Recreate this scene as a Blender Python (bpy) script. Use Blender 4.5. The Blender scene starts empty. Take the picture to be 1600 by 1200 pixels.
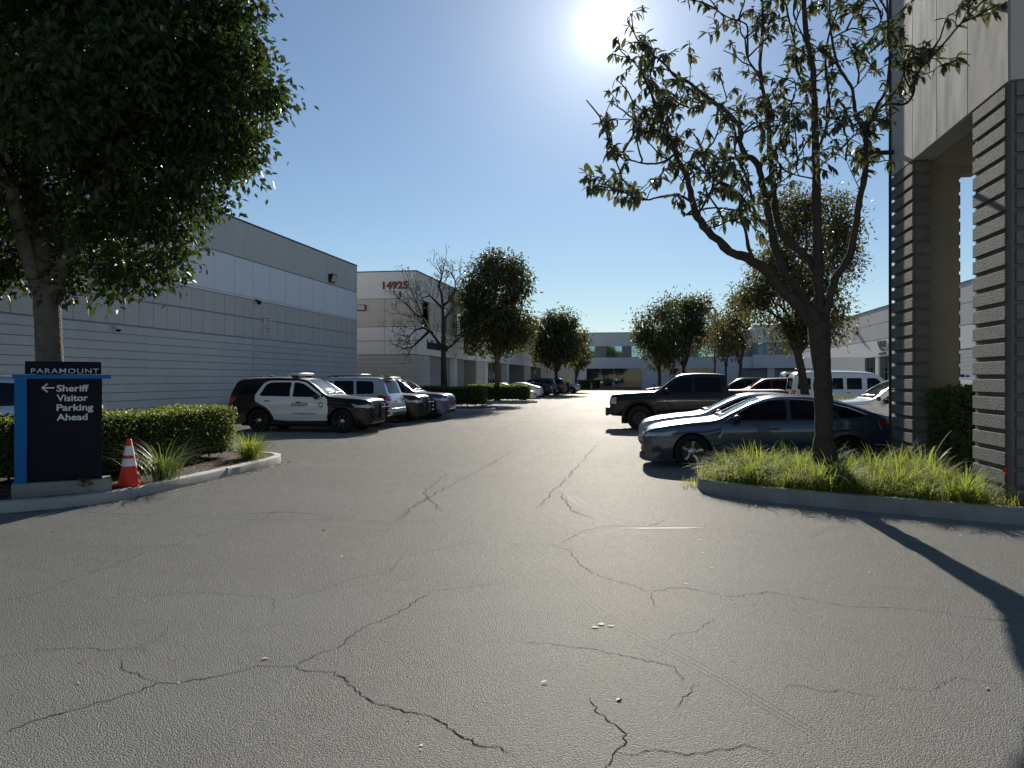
import bpy, bmesh, math, random
import numpy as np
from mathutils import Vector, Matrix
from mathutils.geometry import delaunay_2d_cdt
from mathutils.bvhtree import BVHTree

random.seed(7)
RNG = np.random.default_rng(7)
R = math.radians
scene = bpy.context.scene
COL = scene.collection

# ------------------------------------------------------------------ camera, sky, sun, exposure
YAW = R(9.93)                 # the driveway runs along +Y; the camera looks a little to its left
EYE = 1.75
cam = bpy.data.cameras.new('camera')
cam.sensor_width = 36.0
cam.lens = 27.0
cam.shift_y = -0.005
cam.clip_start = 0.05
cam.clip_end = 2000.0
cam_ob = bpy.data.objects.new('camera', cam)
cam_ob.location = (0, 0, EYE)
cam_ob.rotation_euler = (R(90), 0, YAW)
COL.objects.link(cam_ob)
scene.camera = cam_ob

SUN_EL, SUN_AZ = R(24.5), R(-2.9)       # azimuth clockwise from +Y
SUN = Vector((math.sin(SUN_AZ) * math.cos(SUN_EL), math.cos(SUN_AZ) * math.cos(SUN_EL), math.sin(SUN_EL)))
world = bpy.data.worlds.new('World')
scene.world = world
world.use_nodes = True
wn, wl = world.node_tree.nodes, world.node_tree.links
wn.clear()
w_out = wn.new('ShaderNodeOutputWorld')
sky = wn.new('ShaderNodeTexSky')
sky.sky_type = 'NISHITA'
sky.sun_disc = False
sky.sun_elevation = SUN_EL
sky.sun_rotation = SUN_AZ
sky.air_density = 1.0
sky.dust_density = 0.0
sky.ozone_density = 3.0
sky_bg = wn.new('ShaderNodeBackground')
sky_bg.inputs['Strength'].default_value = 0.05
wl.new(sky.outputs[0], sky_bg.inputs[0])
# the sun's own disc and aureole, part of the sky (direction-based, seen alike from anywhere)
tc = wn.new('ShaderNodeTexCoord')
dot = wn.new('ShaderNodeVectorMath'); dot.operation = 'DOT_PRODUCT'
dot.inputs[1].default_value = SUN
wl.new(tc.outputs['Generated'], dot.inputs[0])
def wmath(op, a, b=None):
    n = wn.new('ShaderNodeMath'); n.operation = op
    for i, v in enumerate((a, b)):
        if v is None: continue
        if hasattr(v, 'node'): wl.new(v, n.inputs[i])
        else: n.inputs[i].default_value = v
    return n.outputs[0]
theta = wmath('MULTIPLY', wmath('ARCCOSINE', wmath('MINIMUM', dot.outputs['Value'], 1.0)), 180 / math.pi)
def lobe(amp, width, power):
    t = wmath('POWER', wmath('DIVIDE', theta, width), power)
    return wmath('MULTIPLY', wmath('EXPONENT', wmath('MULTIPLY', t, -1.0)), amp)
glow = wmath('ADD', wmath('ADD', lobe(1.25, 0.90, 1.25), lobe(0.50, 4.2, 1.0)), lobe(0.115, 14.0, 1.0))
glow_bg = wn.new('ShaderNodeBackground')
glow_bg.inputs['Color'].default_value = (1.0, 0.985, 0.95, 1)
wl.new(glow, glow_bg.inputs['Strength'])
w_add = wn.new('ShaderNodeAddShader')
wl.new(sky_bg.outputs[0], w_add.inputs[0]); wl.new(glow_bg.outputs[0], w_add.inputs[1])
wl.new(w_add.outputs[0], w_out.inputs['Surface'])

sun = bpy.data.lights.new('sun', 'SUN')
sun.energy = 5.0
sun.angle = R(0.53)
sun.color = (1.0, 0.93, 0.82)
sun_ob = bpy.data.objects.new('sun', sun)
sun_ob.rotation_euler = SUN.to_track_quat('Z', 'Y').to_euler()
sun_ob.location = (0, 40, 60)
COL.objects.link(sun_ob)

scene.view_settings.view_transform = 'Standard'
scene.view_settings.look = 'None'
scene.view_settings.exposure = 0.76
scene.view_settings.gamma = 1.0
scene.cycles.use_denoising = True
scene.cycles.max_bounces = 8
scene.cycles.diffuse_bounces = 3
scene.cycles.glossy_bounces = 3
scene.cycles.transmission_bounces = 4
scene.cycles.caustics_reflective = False
scene.cycles.caustics_refractive = False
scene.cycles.sample_clamp_indirect = 4.0
scene.cycles.sample_clamp_direct = 12.0

# ------------------------------------------------------------------ helpers
CA, SA = math.cos(YAW), math.sin(YAW)
def at(px, d, z=0.0):
    """World point seen at photo column px (of 1600) at camera depth d."""
    xc = (px - 800) / 1200 * d
    return Vector((xc * CA - d * SA, xc * SA + d * CA, z))
def gnd(px, py, z=0.0):
    """World ground point (height z) behind a pixel of the 1600 x 1200 photo."""
    return at(px, 1200 * (EYE - z) / (py - 592), z)
def seen(px, py, d):
    p = at(px, d)
    p.z = EYE - (py - 592) * d / 1200
    return p

def mat_nodes(name):
    m = bpy.data.materials.new(name)
    m.use_nodes = True
    nt = m.node_tree
    return m, nt, nt.nodes['Principled BSDF']
def node(nt, kind, **kw):
    n = nt.nodes.new(kind)
    for k, v in kw.items():
        if k in n.inputs: n.inputs[k].default_value = v
        else: setattr(n, k, v)
    return n
def c4(c): return (c[0], c[1], c[2], 1.0)

def plain(name, color, rough=0.5, metal=0.0, coat=0.0, spec=0.5, ior=1.45, emit=None):
    m, nt, b = mat_nodes(name)
    b.inputs['Base Color'].default_value = c4(color)
    b.inputs['Roughness'].default_value = rough
    b.inputs['Metallic'].default_value = metal
    b.inputs['Coat Weight'].default_value = coat
    b.inputs['Coat Roughness'].default_value = 0.04
    b.inputs['Specular IOR Level'].default_value = spec
    b.inputs['IOR'].default_value = ior
    # faint dust: a little roughness and colour variation everywhere
    t = node(nt, 'ShaderNodeTexCoord')
    n = node(nt, 'ShaderNodeTexNoise', Scale=7.0, Detail=4.0)
    nt.links.new(t.outputs['Object'], n.inputs['Vector'])
    mr = node(nt, 'ShaderNodeMapRange')
    mr.inputs['To Min'].default_value = max(0.0, rough * 0.8); mr.inputs['To Max'].default_value = min(1.0, rough * 1.25)
    nt.links.new(n.outputs['Fac'], mr.inputs['Value'])
    nt.links.new(mr.outputs[0], b.inputs['Roughness'])
    return m

def rough_mat(name, color, var=0.25, scale=1.2, fine=60.0, bump=0.15, rough=0.85, streak=0.0, dist=0.01):
    """Weathered matte surface: large mottling, optional vertical streaks, fine grain and bump."""
    m, nt, b = mat_nodes(name)
    L = nt.links.new
    t = node(nt, 'ShaderNodeTexCoord')
    n1 = node(nt, 'ShaderNodeTexNoise', Scale=scale, Detail=6.0, Roughness=0.6)
    L(t.outputs['Object'], n1.inputs['Vector'])
    n2 = node(nt, 'ShaderNodeTexNoise', Scale=fine, Detail=3.0)
    L(t.outputs['Object'], n2.inputs['Vector'])
    fac = n1.outputs['Fac']
    if streak > 0:
        mp = node(nt, 'ShaderNodeMapping')
        mp.inputs['Scale'].default_value = (3.0, 3.0, 0.18)
        L(t.outputs['Object'], mp.inputs['Vector'])
        n3 = node(nt, 'ShaderNodeTexNoise', Scale=1.0, Detail=5.0)
        L(mp.outputs[0], n3.inputs['Vector'])
        mx = node(nt, 'ShaderNodeMix'); mx.data_type = 'FLOAT'
        mx.inputs[0].default_value = streak
        L(fac, mx.inputs[2]); L(n3.outputs['Fac'], mx.inputs[3])
        fac = mx.outputs[0]
    mul = node(nt, 'ShaderNodeMix'); mul.data_type = 'FLOAT'; mul.inputs[0].default_value = 0.3
    L(fac, mul.inputs[2]); L(n2.outputs['Fac'], mul.inputs[3])
    ramp = node(nt, 'ShaderNodeValToRGB')
    lo, hi = 1 - var, 1 + var
    ramp.color_ramp.elements[0].position = 0.25; ramp.color_ramp.elements[1].position = 0.75
    ramp.color_ramp.elements[0].color = c4([min(1, c * lo) for c in color])
    ramp.color_ramp.elements[1].color = c4([min(1, c * hi) for c in color])
    L(mul.outputs[0], ramp.inputs[0]); L(ramp.outputs[0], b.inputs['Base Color'])
    b.inputs['Roughness'].default_value = rough
    b.inputs['Specular IOR Level'].default_value = 0.3
    if bump:
        bp = node(nt, 'ShaderNodeBump', Strength=bump, Distance=dist)
        L(n2.outputs['Fac'], bp.inputs['Height']); L(bp.outputs[0], b.inputs['Normal'])
    return m

def leaf_mat(name, dark, light, trans=0.35, tcol=None, rough=0.42, spec=0.4, dry=None):
    m, nt, b = mat_nodes(name)
    L = nt.links.new
    a = node(nt, 'ShaderNodeAttribute'); a.attribute_name = 'tint'
    ramp = node(nt, 'ShaderNodeValToRGB')
    ramp.color_ramp.elements[0].color = c4(dark); ramp.color_ramp.elements[1].color = c4(light)
    if dry:
        e = ramp.color_ramp.elements.new(.955); e.color = c4(light); ramp.color_ramp.elements[-1].color = c4(dry)
    L(a.outputs['Fac'], ramp.inputs[0]); L(ramp.outputs[0], b.inputs['Base Color'])
    b.inputs['Roughness'].default_value = rough
    b.inputs['Specular IOR Level'].default_value = spec
    tr = node(nt, 'ShaderNodeBsdfTranslucent')
    tc_ = tcol or [min(1, c * 1.8) for c in light]
    mxc = node(nt, 'ShaderNodeMix'); mxc.data_type = 'RGBA'
    mxc.inputs[6].default_value = c4([c * 0.75 for c in tc_]); mxc.inputs[7].default_value = c4(tc_)
    L(a.outputs['Fac'], mxc.inputs[0]); L(mxc.outputs[2], tr.inputs[0])
    ms = node(nt, 'ShaderNodeMixShader'); ms.inputs[0].default_value = trans
    L(b.outputs[0], ms.inputs[1]); L(tr.outputs[0], ms.inputs[2])
    L(ms.outputs[0], nt.nodes['Material Output'].inputs[0])
    return m

class MB:
    """Collects faces and links them as ONE mesh object."""
    def __init__(s): s.v, s.f, s.m = [], [], []
    def add(s, v, f, m=0):
        o = len(s.v); s.v.extend([tuple(p) for p in v])
        s.f.extend([tuple(i + o for i in q) for q in f]); s.m.extend([m] * len(f))
    def box(s, c, d, m=0, rz=0.0, mtx=None):
        hx, hy, hz = d[0] / 2, d[1] / 2, d[2] / 2
        v = [Vector((x, y, z)) for z in (-hz, hz) for x, y in ((-hx, -hy), (hx, -hy), (hx, hy), (-hx, hy))]
        if rz:
            r = Matrix.Rotation(rz, 3, 'Z'); v = [r @ p for p in v]
        if mtx is not None: v = [mtx @ p for p in v]
        s.add([p + Vector(c) for p in v], BOXF, m)
    def ob(s, fr, u0, u1, n0, n1, z0, z1, m=0):
        """box in a facade frame fr = (origin, along, outward normal)"""
        O, u, n = fr
        v = []
        for z in (z0, z1):
            for a, b in ((u0, n0), (u1, n0), (u1, n1), (u0, n1)):
                p = O + u * a + n * b; v.append((p.x, p.y, z))
        f = BOXF
        if u.cross(n).z < 0: f = [tuple(reversed(q)) for q in BOXF]
        s.add(v, f, m)
    def prism(s, poly, z0, z1, m=0):
        n = len(poly)
        v = [(p[0], p[1], z0) for p in poly] + [(p[0], p[1], z1) for p in poly]
        f = [tuple(range(n - 1, -1, -1)), tuple(range(n, 2 * n))]
        f += [(i, (i + 1) % n, n + (i + 1) % n, n + i) for i in range(n)]
        s.add(v, f, m)
    def tube(s, pts, rad, n=8, m=0, cap=True):
        pts = [Vector(p) for p in pts]
        if not hasattr(rad, '__len__'): rad = [rad] * len(pts)
        up = Vector((0.31, 0.17, 1)).normalized()
        rings = []; ref = None
        for i, p in enumerate(pts):
            t = (pts[min(i + 1, len(pts) - 1)] - pts[max(i - 1, 0)])
            if t.length < 1e-9: t = Vector((0, 0, 1))
            t.normalize()
            if ref is None:
                ref = t.cross(Vector((0.9, 0.43, 0.05))).normalized()
            ref = (ref - t * ref.dot(t))
            if ref.length < 1e-6: ref = t.orthogonal()
            ref.normalize()
            b = t.cross(ref)
            rings.append([p + (ref * math.cos(2 * math.pi * k / n) + b * math.sin(2 * math.pi * k / n)) * rad[i] for k in range(n)])
        v = [q for r_ in rings for q in r_]
        f = []
        for i in range(len(pts) - 1):
            for k in range(n):
                k2 = (k + 1) % n
                f.append((i * n + k, i * n + k2, (i + 1) * n + k2, (i + 1) * n + k))
        if cap:
            f.append(tuple(range(n - 1, -1, -1))); o = (len(pts) - 1) * n
            f.append(tuple(o + k for k in range(n)))
        s.add(v, f, m)
    def lathe(s, prof, n=32, m=0, axis='Z', c=(0, 0, 0), closed=False):
        v = []
        for r_, h in prof:
            for k in range(n):
                a = 2 * math.pi * k / n
                x, y = r_ * math.cos(a), r_ * math.sin(a)
                p = (x, y, h) if axis == 'Z' else ((x, h, y) if axis == 'Y' else (h, x, y))
                v.append((p[0] + c[0], p[1] + c[1], p[2] + c[2]))
        f = []; rng = len(prof) if closed else len(prof) - 1
        for i in range(rng):
            j = (i + 1) % len(prof)
            for k in range(n):
                k2 = (k + 1) % n
                q = (i * n + k, i * n + k2, j * n + k2, j * n + k)
                f.append(q if axis != 'Y' else tuple(reversed(q)))
        s.add(v, f, m)
    def ball(s, c, r, m=0, seg=12, rings=8):
        v, f = [], []
        for i in range(rings + 1):
            t = math.pi * i / rings
            for k in range(seg):
                a = 2 * math.pi * k / seg
                v.append((c[0] + r[0] * math.sin(t) * math.cos(a), c[1] + r[1] * math.sin(t) * math.sin(a), c[2] + r[2] * math.cos(t)))
        for i in range(rings):
            for k in range(seg):
                f.append((i * seg + k, (i + 1) * seg + k, (i + 1) * seg + (k + 1) % seg, i * seg + (k + 1) % seg))
        s.add(v, f, m)
    def build(s, name, mats, parent=None, smooth=None, bevel=0.0, seg=2):
        me = bpy.data.meshes.new(name)
        me.from_pydata(s.v, [], s.f)
        if not isinstance(mats, (list, tuple)): mats = [mats]
        for m in mats: me.materials.append(m)
        if len(mats) > 1: me.polygons.foreach_set('material_index', s.m)
        if smooth is not None:
            me.polygons.foreach_set('use_smooth', [True] * len(me.polygons))
            me.set_sharp_from_angle(angle=R(smooth))
        me.update()
        o = bpy.data.objects.new(name, me)
        COL.objects.link(o)
        if parent is not None: o.parent = parent
        if bevel:
            b = o.modifiers.new('bevel', 'BEVEL'); b.width = bevel; b.segments = seg
            b.limit_method = 'ANGLE'; b.angle_limit = R(40)
        return o
BOXF = [(3, 2, 1, 0), (4, 5, 6, 7), (0, 1, 5, 4), (1, 2, 6, 5), (2, 3, 7, 6), (3, 0, 4, 7)]

def tag(o, label=None, cat=None, group=None, kind=None):
    if label: o['label'] = label
    if cat: o['category'] = cat
    if group: o['group'] = group
    if kind: o['kind'] = kind
    return o
def thing(name, label, cat, loc=(0, 0, 0), rz=0.0, group=None):
    o = bpy.data.objects.new(name, None)
    o.empty_display_size = 0.3
    o.location = loc; o.rotation_euler = (0, 0, rz)
    COL.objects.link(o)
    return tag(o, label, cat, group)
def struct(o, kind='structure'):
    o['kind'] = kind; return o
def copy_tree(o, parent=None):
    c = o.copy(); COL.objects.link(c)
    if parent is not None: c.parent = parent
    for ch in list(o.children): copy_tree(ch, c)
    return c

def text_geo(s, size, bold=0.0, extrude=0.0, align='LEFT', space=1.0, shear=0.0):
    cu = bpy.data.curves.new('lettering', 'FONT')
    cu.body = s; cu.size = size; cu.offset = bold; cu.extrude = extrude
    cu.align_x = align; cu.space_character = space; cu.shear = shear
    cu.resolution_u = 4
    ob = bpy.data.objects.new('lettering', cu); COL.objects.link(ob)
    dg = bpy.context.evaluated_depsgraph_get()
    me = bpy.data.meshes.new_from_object(ob.evaluated_get(dg))
    v = [tuple(q.co) for q in me.vertices]; f = [tuple(p.vertices) for p in me.polygons]
    bpy.data.objects.remove(ob); bpy.data.curves.remove(cu); bpy.data.meshes.remove(me)
    return v, f

def pchip(pts):
    x = np.array([p[0] for p in pts], float); y = np.array([p[1] for p in pts], float)
    h = np.diff(x); dl = np.diff(y) / h; n = len(x); d = np.zeros(n)
    for i in range(1, n - 1):
        if dl[i - 1] * dl[i] > 0:
            w1 = 2 * h[i] + h[i - 1]; w2 = h[i] + 2 * h[i - 1]
            d[i] = (w1 + w2) / (w1 / dl[i - 1] + w2 / dl[i])
    d[0], d[-1] = dl[0], dl[-1]
    def f(q):
        q = min(max(q, x[0]), x[-1]); i = int(min(max(np.searchsorted(x, q) - 1, 0), n - 2))
        t = (q - x[i]) / h[i]
        return float((2*t**3 - 3*t**2 + 1) * y[i] + (t**3 - 2*t**2 + t) * h[i] * d[i] + (-2*t**3 + 3*t**2) * y[i+1] + (t**3 - t**2) * h[i] * d[i+1])
    return f

# ------------------------------------------------------------------ materials
def asphalt_material():
    m, nt, b = mat_nodes('asphalt')
    L = nt.links.new
    t = node(nt, 'ShaderNodeTexCoord')
    big = node(nt, 'ShaderNodeTexNoise', Scale=0.22, Detail=5.0, Roughness=0.6)
    mid = node(nt, 'ShaderNodeTexNoise', Scale=2.6, Detail=6.0, Roughness=0.7)
    vor = node(nt, 'ShaderNodeTexVoronoi', Scale=120.0)
    fin = node(nt, 'ShaderNodeTexNoise', Scale=120.0, Detail=4.0, Roughness=0.7)
    # long wear marks along the driveway
    mp = node(nt, 'ShaderNodeMapping'); mp.inputs['Scale'].default_value = (1.2, 0.1, 1)
    L(t.outputs['Object'], mp.inputs['Vector'])
    lane = node(nt, 'ShaderNodeTexNoise', Scale=0.7, Detail=4.0)
    L(mp.outputs[0], lane.inputs['Vector'])
    # cross-wise patch bands in the far part
    mp2 = node(nt, 'ShaderNodeMapping'); mp2.inputs['Scale'].default_value = (0.12, 0.8, 1)
    L(t.outputs['Object'], mp2.inputs['Vector'])
    band = node(nt, 'ShaderNodeTexNoise', Scale=0.8, Detail=5.0, Roughness=0.65)
    L(mp2.outputs[0], band.inputs['Vector'])
    for n in (big, mid, vor, fin): L(t.outputs['Object'], n.inputs['Vector'])
    ramp = node(nt, 'ShaderNodeValToRGB')
    ramp.color_ramp.elements[0].position = 0.36; ramp.color_ramp.elements[1].position = 0.66
    ramp.color_ramp.elements[0].color = (0.098, 0.097, 0.084, 1); ramp.color_ramp.elements[1].color = (0.315, 0.31, 0.27, 1)
    def mixf(a, c, f):
        x = node(nt, 'ShaderNodeMix'); x.data_type = 'FLOAT'; x.inputs[0].default_value = f
        L(a, x.inputs[2]); L(c, x.inputs[3]); return x.outputs[0]
    s1 = mixf(big.outputs['Fac'], mid.outputs['Fac'], 0.4)
    s2 = mixf(s1, lane.outputs['Fac'], 0.3)
    s3 = mixf(s2, band.outputs['Fac'], 0.3)
    s4 = mixf(s3, fin.outputs['Fac'], 0.35)
    L(s4, ramp.inputs[0])
    # pale aggregate stones showing through
    vc = node(nt, 'ShaderNodeTexVoronoi', Scale=130.0); L(t.outputs['Object'], vc.inputs['Vector'])
    sep = node(nt, 'ShaderNodeSeparateColor'); L(vc.outputs['Color'], sep.inputs[0])
    gt = node(nt, 'ShaderNodeMath', operation='GREATER_THAN'); gt.inputs[1].default_value = 0.84
    L(sep.outputs[0], gt.inputs[0])
    gm = node(nt, 'ShaderNodeMath', operation='MULTIPLY'); gm.inputs[1].default_value = 0.75; L(gt.outputs[0], gm.inputs[0])
    mx = node(nt, 'ShaderNodeMix'); mx.data_type = 'RGBA'
    mx.inputs[7].default_value = (0.34, 0.32, 0.28, 1)
    # oil drips and old dark blotches of their own shape
    vs_ = node(nt, 'ShaderNodeTexVoronoi', Scale=0.42); vs_.inputs['Randomness'].default_value = 1.0
    wob = node(nt, 'ShaderNodeTexNoise', Scale=3.0, Detail=4.0)
    L(t.outputs['Object'], wob.inputs['Vector'])
    va = node(nt, 'ShaderNodeMix'); va.data_type = 'RGBA'; va.inputs[0].default_value = 0.12
    L(t.outputs['Object'], va.inputs[6]); L(wob.outputs['Color'], va.inputs[7]); L(va.outputs[2], vs_.inputs['Vector'])
    sr = node(nt, 'ShaderNodeMapRange'); sr.inputs['From Min'].default_value = .02; sr.inputs['From Max'].default_value = .22
    sr.inputs['To Min'].default_value = .62; sr.inputs['To Max'].default_value = 1.0
    L(vs_.outputs['Distance'], sr.inputs['Value'])
    dk = node(nt, 'ShaderNodeMix'); dk.data_type = 'RGBA'; dk.blend_type = 'MULTIPLY'; dk.inputs[0].default_value = 1.0
    L(ramp.outputs[0], dk.inputs[6]); L(sr.outputs[0], dk.inputs[7])
    L(gm.outputs[0], mx.inputs[0]); L(dk.outputs[2], mx.inputs[6]); L(mx.outputs[2], b.inputs['Base Color'])
    rr = node(nt, 'ShaderNodeMapRange'); rr.inputs['To Min'].default_value = 0.34; rr.inputs['To Max'].default_value = 0.60
    L(s2, rr.inputs['Value']); L(rr.outputs[0], b.inputs['Roughness'])
    b.inputs['Specular IOR Level'].default_value = 0.30
    hsum = node(nt, 'ShaderNodeMath', operation='ADD')
    hv = node(nt, 'ShaderNodeMath', operation='MULTIPLY'); hv.inputs[1].default_value = -0.9
    L(vor.outputs['Distance'], hv.inputs[0]); L(hv.outputs[0], hsum.inputs[0]); L(fin.outputs['Fac'], hsum.inputs[1])
    bp = node(nt, 'ShaderNodeBump', Strength=0.9, Distance=0.008)
    L(hsum.outputs[0], bp.inputs['Height'])
    bp2 = node(nt, 'ShaderNodeBump', Strength=0.06, Distance=0.04)
    L(mid.outputs['Fac'], bp2.inputs['Height']); L(bp.outputs[0], bp2.inputs['Normal'])
    L(bp2.outputs[0], b.inputs['Normal'])
    # rough worn surface: diffuse body plus a broad sheen that stays modest at grazing angles
    b.inputs['Specular IOR Level'].default_value = 0.0
    gl = node(nt, 'ShaderNodeBsdfGlossy'); gl.inputs['Color'].default_value = (1, .98, .94, 1)
    L(rr.outputs[0], gl.inputs['Roughness']); L(bp2.outputs[0], gl.inputs['Normal'])
    fr = node(nt, 'ShaderNodeFresnel'); fr.inputs['IOR'].default_value = 1.45
    fm = node(nt, 'ShaderNodeMapRange'); fm.inputs['From Min'].default_value = .03; fm.inputs['From Max'].default_value = .60
    fm.inputs['To Min'].default_value = .046; fm.inputs['To Max'].default_value = .044
    L(fr.outputs[0], fm.inputs['Value'])
    ms = node(nt, 'ShaderNodeMixShader'); L(fm.outputs[0], ms.inputs[0])
    df = node(nt, 'ShaderNodeBsdfDiffuse'); df.inputs['Roughness'].default_value = 1.0
    L(mx.outputs[2], df.inputs['Color']); L(bp2.outputs[0], df.inputs['Normal'])
    L(df.outputs[0], ms.inputs[1]); L(gl.outputs[0], ms.inputs[2])
    L(ms.outputs[0], nt.nodes['Material Output'].inputs[0])
    return m

M = {}
M['asphalt'] = asphalt_material()
M['crack'] = rough_mat('crack_tar', (0.012, 0.012, 0.012), 0.4, 8, 90, 0.3, 0.9)
M['scuff'] = rough_mat('tyre_scuff', (0.20, 0.195, 0.18), 0.3, 6, 90, 0.5, 0.6)
for k_ in ('scuff', 'crack'): M[k_].node_tree.nodes['Principled BSDF'].inputs['Specular IOR Level'].default_value = 0.05
M['white_line'] = rough_mat('worn_road_paint', (0.22, 0.215, 0.20), 0.45, 5, 50, 0.4, 0.6)
M['concrete'] = rough_mat('concrete', (0.36, 0.35, 0.325), 0.28, 2.0, 50, 0.35, 0.85)
M['concrete_dark'] = rough_mat('old_concrete', (0.24, 0.235, 0.22), 0.35, 2.5, 50, 0.4, 0.9)
M['mulch'] = rough_mat('bark_mulch', (0.055, 0.036, 0.024), 0.7, 9, 40, 1.0, 0.95, dist=0.05)
M['wall_top'] = rough_mat('grey_stucco', (0.56, 0.56, 0.55), 0.13, 0.7, 60, 0.2, 0.9, streak=0.5)
M['wall_pale'] = rough_mat('pale_blue_grey_stucco', (0.78, 0.83, 0.88), 0.04, 0.7, 60, 0.2, 0.9, streak=0.5)
M['wall_tan'] = rough_mat('warm_grey_stucco', (0.56, 0.555, 0.545), 0.08, 0.8, 60, 0.2, 0.9, streak=0.5)
M['wall_block'] = rough_mat('grey_ribbed_block', (0.55, 0.57, 0.58), 0.14, 0.9, 45, 0.5, 0.9, streak=0.35)
M['wall_beige'] = rough_mat('beige_stucco', (0.60, 0.545, 0.485), 0.10, 0.8, 60, 0.2, 0.9, streak=0.5)
M['wall_white'] = rough_mat('off_white_stucco', (0.82, 0.79, 0.76), 0.06, 0.8, 60, 0.2, 0.9, streak=0.5)
M['wall_cream'] = rough_mat('cream_grey_stucco', (0.74, 0.71, 0.68), 0.06, 0.8, 60, 0.2, 0.9, streak=0.5)
M['wall_beige_block'] = rough_mat('beige_ribbed_block', (0.58, 0.54, 0.50), 0.12, 0.9, 45, 0.5, 0.9)
M['groove'] = rough_mat('joint_grey', (0.31, 0.315, 0.32), 0.2, 2, 50, 0.1, 0.9)
M['far_wall'] = rough_mat('far_grey_stucco', (0.46, 0.50, 0.55), 0.1, 0.4, 30, 0.1, 0.9)
M['far_dark'] = rough_mat('far_dark_stucco', (0.19, 0.19, 0.20), 0.1, 0.4, 30, 0.1, 0.9)
M['pier_block'] = rough_mat('split_face_block', (0.175, 0.172, 0.165), 0.3, 3, 38, 1.0, 0.95, dist=0.03)
M['pier_core'] = rough_mat('grooved_concrete', (0.13, 0.13, 0.125), 0.2, 3, 60, 0.4, 0.9)
M['pier_plain'] = rough_mat('brown_grey_stucco', (0.25, 0.23, 0.19), 0.15, 1.5, 60, 0.2, 0.9)
def plaster():
    m = rough_mat('trowelled_plaster', (0.44, 0.425, 0.40), 0.10, 0.9, 70, 0.25, 0.85, streak=0.4)
    nt = m.node_tree; b = nt.nodes['Principled BSDF']
    t = node(nt, 'ShaderNodeTexCoord')
    mp = node(nt, 'ShaderNodeMapping'); mp.inputs['Scale'].default_value = (1.1, 1.1, 0.6)
    n = node(nt, 'ShaderNodeTexNoise', Scale=1.0, Detail=2.0)
    nt.links.new(t.outputs['Object'], mp.inputs[0]); nt.links.new(mp.outputs[0], n.inputs['Vector'])
    bp = node(nt, 'ShaderNodeBump', Strength=0.35, Distance=0.05)
    nt.links.new(n.outputs['Fac'], bp.inputs['Height'])
    old = b.inputs['Normal'].links[0].from_socket
    nt.links.new(old, bp.inputs['Normal']); nt.links.new(bp.outputs[0], b.inputs['Normal'])
    return m
M['plaster'] = plaster()
M['glass_teal'] = plain('tinted_window_glass', (0.22, 0.38, 0.44), 0.03, 1.0)
M['glass_shop'] = plain('teal_shop_glass', (0.10, 0.17, 0.19), 0.04, 1.0)
M['glass_dark'] = plain('dark_shop_glass', (0.012, 0.02, 0.022), 0.03, 0.0, spec=0.6, ior=1.55)
M['alu'] = plain('window_aluminium', (0.25, 0.27, 0.28), 0.4, 0.8)
M['dark_metal'] = plain('dark_bronze_metal', (0.025, 0.023, 0.022), 0.45, 0.3)
M['lamp_lens'] = plain('clouded_lamp_lens', (0.55, 0.56, 0.55), 0.25)
M['white_plastic'] = plain('white_plastic', (0.6, 0.6, 0.6), 0.4)
M['red_letters'] = plain('red_letters', (0.20, 0.010, 0.014), 0.4)
M['navy_letters'] = plain('dark_letters', (0.015, 0.02, 0.03), 0.5)
M['sign_navy'] = plain('navy_sign_panel', (0.004, 0.006, 0.014), 0.45, spec=0.12)
M['sign_blue'] = plain('bright_blue_sign_trim', (0.004, 0.115, 0.34), 0.5, spec=0.2)
M['sign_text'] = plain('pale_grey_letters', (0.62, 0.64, 0.66), 0.5)
M['cone'] = rough_mat('orange_cone_rubber', (0.74, 0.05, 0.02), 0.22, 7, 30, 0.1, 0.5)
M['reflective'] = plain('white_reflective_band', (0.75, 0.76, 0.78), 0.35)
M['rubber'] = rough_mat('tyre_rubber', (0.012, 0.012, 0.012), 0.3, 6, 60, 0.3, 0.75)
M['black_trim'] = plain('black_plastic_trim', (0.012, 0.012, 0.013), 0.5)
M['chrome'] = plain('bright_trim', (0.75, 0.76, 0.78), 0.12, 1.0)
M['rim_silver'] = plain('silver_alloy', (0.45, 0.45, 0.46), 0.28, 0.9)
M['rim_dark'] = plain('dark_alloy', (0.03, 0.03, 0.032), 0.35, 0.6)
M['rim_cut'] = plain('machined_alloy', (0.36, 0.35, 0.33), 0.3, 0.9)
M['car_glass'] = plain('car_glass', (0.004, 0.006, 0.010), 0.02, 0.0, spec=0.18, ior=1.45)
M['windshield'] = plain('windshield_glass', (0.03, 0.045, 0.045), 0.03, 0.0, spec=0.75, ior=1.6)
M['headlamp'] = plain('headlamp_lens', (0.42, 0.45, 0.47), 0.12, 0.2, coat=1.0)
M['amber'] = plain('amber_lens', (0.5, 0.12, 0.02), 0.2, coat=0.6)
M['tail_red'] = plain('red_tail_lens', (0.28, 0.008, 0.01), 0.15, coat=0.8)
M['plate'] = plain('licence_plate', (0.6, 0.6, 0.62), 0.45)
M['gold'] = plain('gold_lettering', (0.34, 0.21, 0.07), 0.4)
M['badge'] = plain('badge_green_gold', (0.12, 0.15, 0.10), 0.4)
def paint(name, c, metal=0.0, rough=0.3):
    return plain(name, c, rough, metal, coat=1.0)
M['p_black'] = plain('black_paint', (0.004, 0.004, 0.005), 0.3, 0.0, coat=0.25, spec=0.3)
M['p_white'] = paint('white_paint', (0.72, 0.72, 0.71))
M['p_silver'] = paint('silver_paint', (0.42, 0.44, 0.47), 0.6)
M['p_blue'] = paint('deep_blue_paint', (0.012, 0.030, 0.12), 0.3)
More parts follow.
